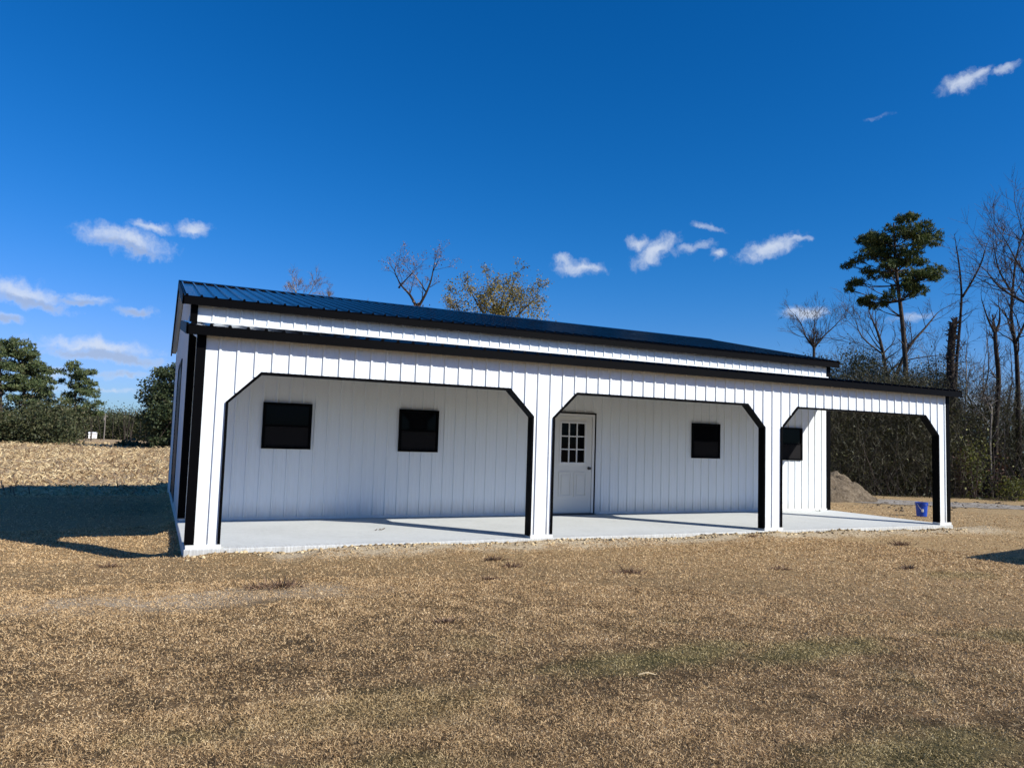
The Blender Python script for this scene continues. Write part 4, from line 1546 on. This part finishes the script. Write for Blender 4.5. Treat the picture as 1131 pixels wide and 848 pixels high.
def rbox(mb, x0, x1, y0, y1, z0, z1):
    mb.prism([rot(x0, y0, z0), rot(x1, y0, z0), rot(x1, y1, z0), rot(x0, y1, z0)], [rot(x0, y0, z1), rot(x1, y0, z1), rot(x1, y1, z1), rot(x0, y1, z1)])


rbox(s_, -2.1, 2.6, -1.6, 1.25, 0, 2.45)
s_.build("walls", M['grey_wood'], ns).location = (0, 0, 0)
s_ = MB()
rbox(s_, -2.4, 2.9, -1.9, 1.5, 2.45, 2.62)
s_.build("roof", M['black'], ns).location = (0, 0, 0)
s_ = MB()
rbox(s_, -2.13, -2.10, -.8, .2, .02, 2.0)
s_.build("door", M['offwhite'], ns).location = (0, 0, 0)


# ------------------------------------------------------------------ grass and crop litter (numpy meshes)
def on_lawn(x, y):
    ok = ~((x > -.04) & (x < L + .06) & (y > -.07) & (y < 13.05))
    return ok


def blade_mesh(name, x, y, length, width, tilt0, tilt1, mat):
    n = len(x)
    z = ground_h(x, y)
    c = np.stack([x, y, z - .004], -1)
    az = rng.uniform(0, 2 * np.pi, n)
    ti = rng.uniform(tilt0, tilt1, n)
    d = np.stack([np.cos(az) * np.cos(ti), np.sin(az) * np.cos(ti), np.sin(ti)], -1)
    ti2 = ti * rng.uniform(-.2, .7, n)
    az2 = az + rng.normal(0, .5, n)
    d2 = np.stack([np.cos(az2) * np.cos(ti2), np.sin(az2) * np.cos(ti2), np.sin(ti2)], -1)
    s = np.cross(d, rng.normal(size=(n, 3)))
    s /= np.linalg.norm(s, axis=1, keepdims=True) + 1e-9
    l, wv = length[:, None], width[:, None] * .5
    mid = c + d * l * .5
    V = np.stack([c - s * wv, c + s * wv, mid + s * wv, mid - s * wv, mid + d2 * l * .5], 1).reshape(-1, 3)
    b = np.arange(n)[:, None] * 5
    return np_mesh(name, V, [b + np.array([[0, 1, 2, 3]]), b + np.array([[3, 2, 4]])], mat)


def polar(n, r0, r1, a0, a1):
    r = np.sqrt(rng.uniform(r0 ** 2, r1 ** 2, n))
    a = rng.uniform(a0, a1, n)
    return CAM.x + r * np.sin(a), CAM.y + r * np.cos(a), r


A0, A1 = YAW - .82, YAW + .82
gxs, gys, gls, gws, grs = [], [], [], [], []
for n, r0, r1 in ((430000, 2.2, 5), (430000, 5, 9), (260000, 9, 15), (100000, 15, 26)):
    x, y, r = polar(n, r0, r1, A0, A1)
    ok = on_lawn(x, y) & (y < 13.2) & (x < 27)
    ok &= ~((x > .5) & (x < 16) & (y > -.45 + .5 * (vnoise(x * 2.1, y * 2.1, _N2) - .5)) & (y < .2))
    w1 = vnoise(x * 2.3, y * 2.3, _N1) * .7 - .35
    bare = ((x + w1 > -1.35) & (x + w1 < 1.5) & (y + w1 > -2.75) & (y + w1 < -2.2))
    ok &= ~bare | (rng.random(n) < .4)
    thin = vnoise(x * 1.7 + 5, y * 1.7, _N2) * .22 + vnoise(x * 8, y * 8, _N1) * .40 + vnoise(x * 19, y * 19, _N2) * .38
    ok &= rng.random(n) < np.clip(-.15 + 2.1 * thin, .30, 1)
    x, y, r = x[ok], y[ok], r[ok]
    gxs.append(x); gys.append(y); grs.append(r)
    gls.append(rng.uniform(.010, .030, len(x)) * np.clip(.8 + r / 14, 1, 2.0))
    gws.append(rng.uniform(.0022, .0046, len(x)) * np.clip(r / 5.0, .8, 3.4))
o = blade_mesh("grass", np.concatenate(gxs), np.concatenate(gys), np.concatenate(gls), np.concatenate(gws), .15, 1.3, M['grass'])
tag(o, "short dormant brown lawn grass with faint green patches", "grass", kind='stuff')

lx, ly, ll, lw = [], [], [], []
for n, r0, r1, s in ((9000, 23.8, 30, .16), (12000, 30, 42, .26), (14000, 42, 62, .34), (9000, 62, 92, .42)):
    x, y, r = polar(n, r0, r1, YAW - .80, YAW - .28)
    ok = on_lawn(x, y) & (y > 13.3)
    ok &= rng.random(n) < np.clip(.15 + 1.5 * vnoise(x * .5, y * .8, _N1), 0, 1)
    x, y = x[ok], y[ok]
    lx.append(x); ly.append(y)
    ll.append(s * rng.uniform(.4, 1.4, len(x)))
    lw.append(rng.uniform(.02, .05, len(x)) * (s / .22) ** .5)
o = blade_mesh("corn_litter", np.concatenate(lx), np.concatenate(ly), np.concatenate(ll), np.concatenate(lw), .0, 1.0, M['litter'])
tag(o, "pale broken corn stalks and leaves littering the harvested field", "crop litter", kind='stuff')
# darker upright stubs
st = MB()
for k in range(420):
    r = random.uniform(25, 70)
    a_ = random.uniform(YAW - .8, YAW - .3)
    x, y = CAM.x + r * math.sin(a_), CAM.y + r * math.cos(a_)
    if y < 14.5 or (x > -.1 and y < 13.1):
        continue
    z = float(ground_h(x, y))
    st.tube([(x, y, z), (x + random.gauss(0, .06), y + random.gauss(0, .06), z + random.uniform(.12, .34))], [.02, .016], 4)
o = st.build("stalk_litter", M['weed'], fix=False)
tag(o, "dark upright corn stubs left standing in the field", "crop litter", kind='stuff')
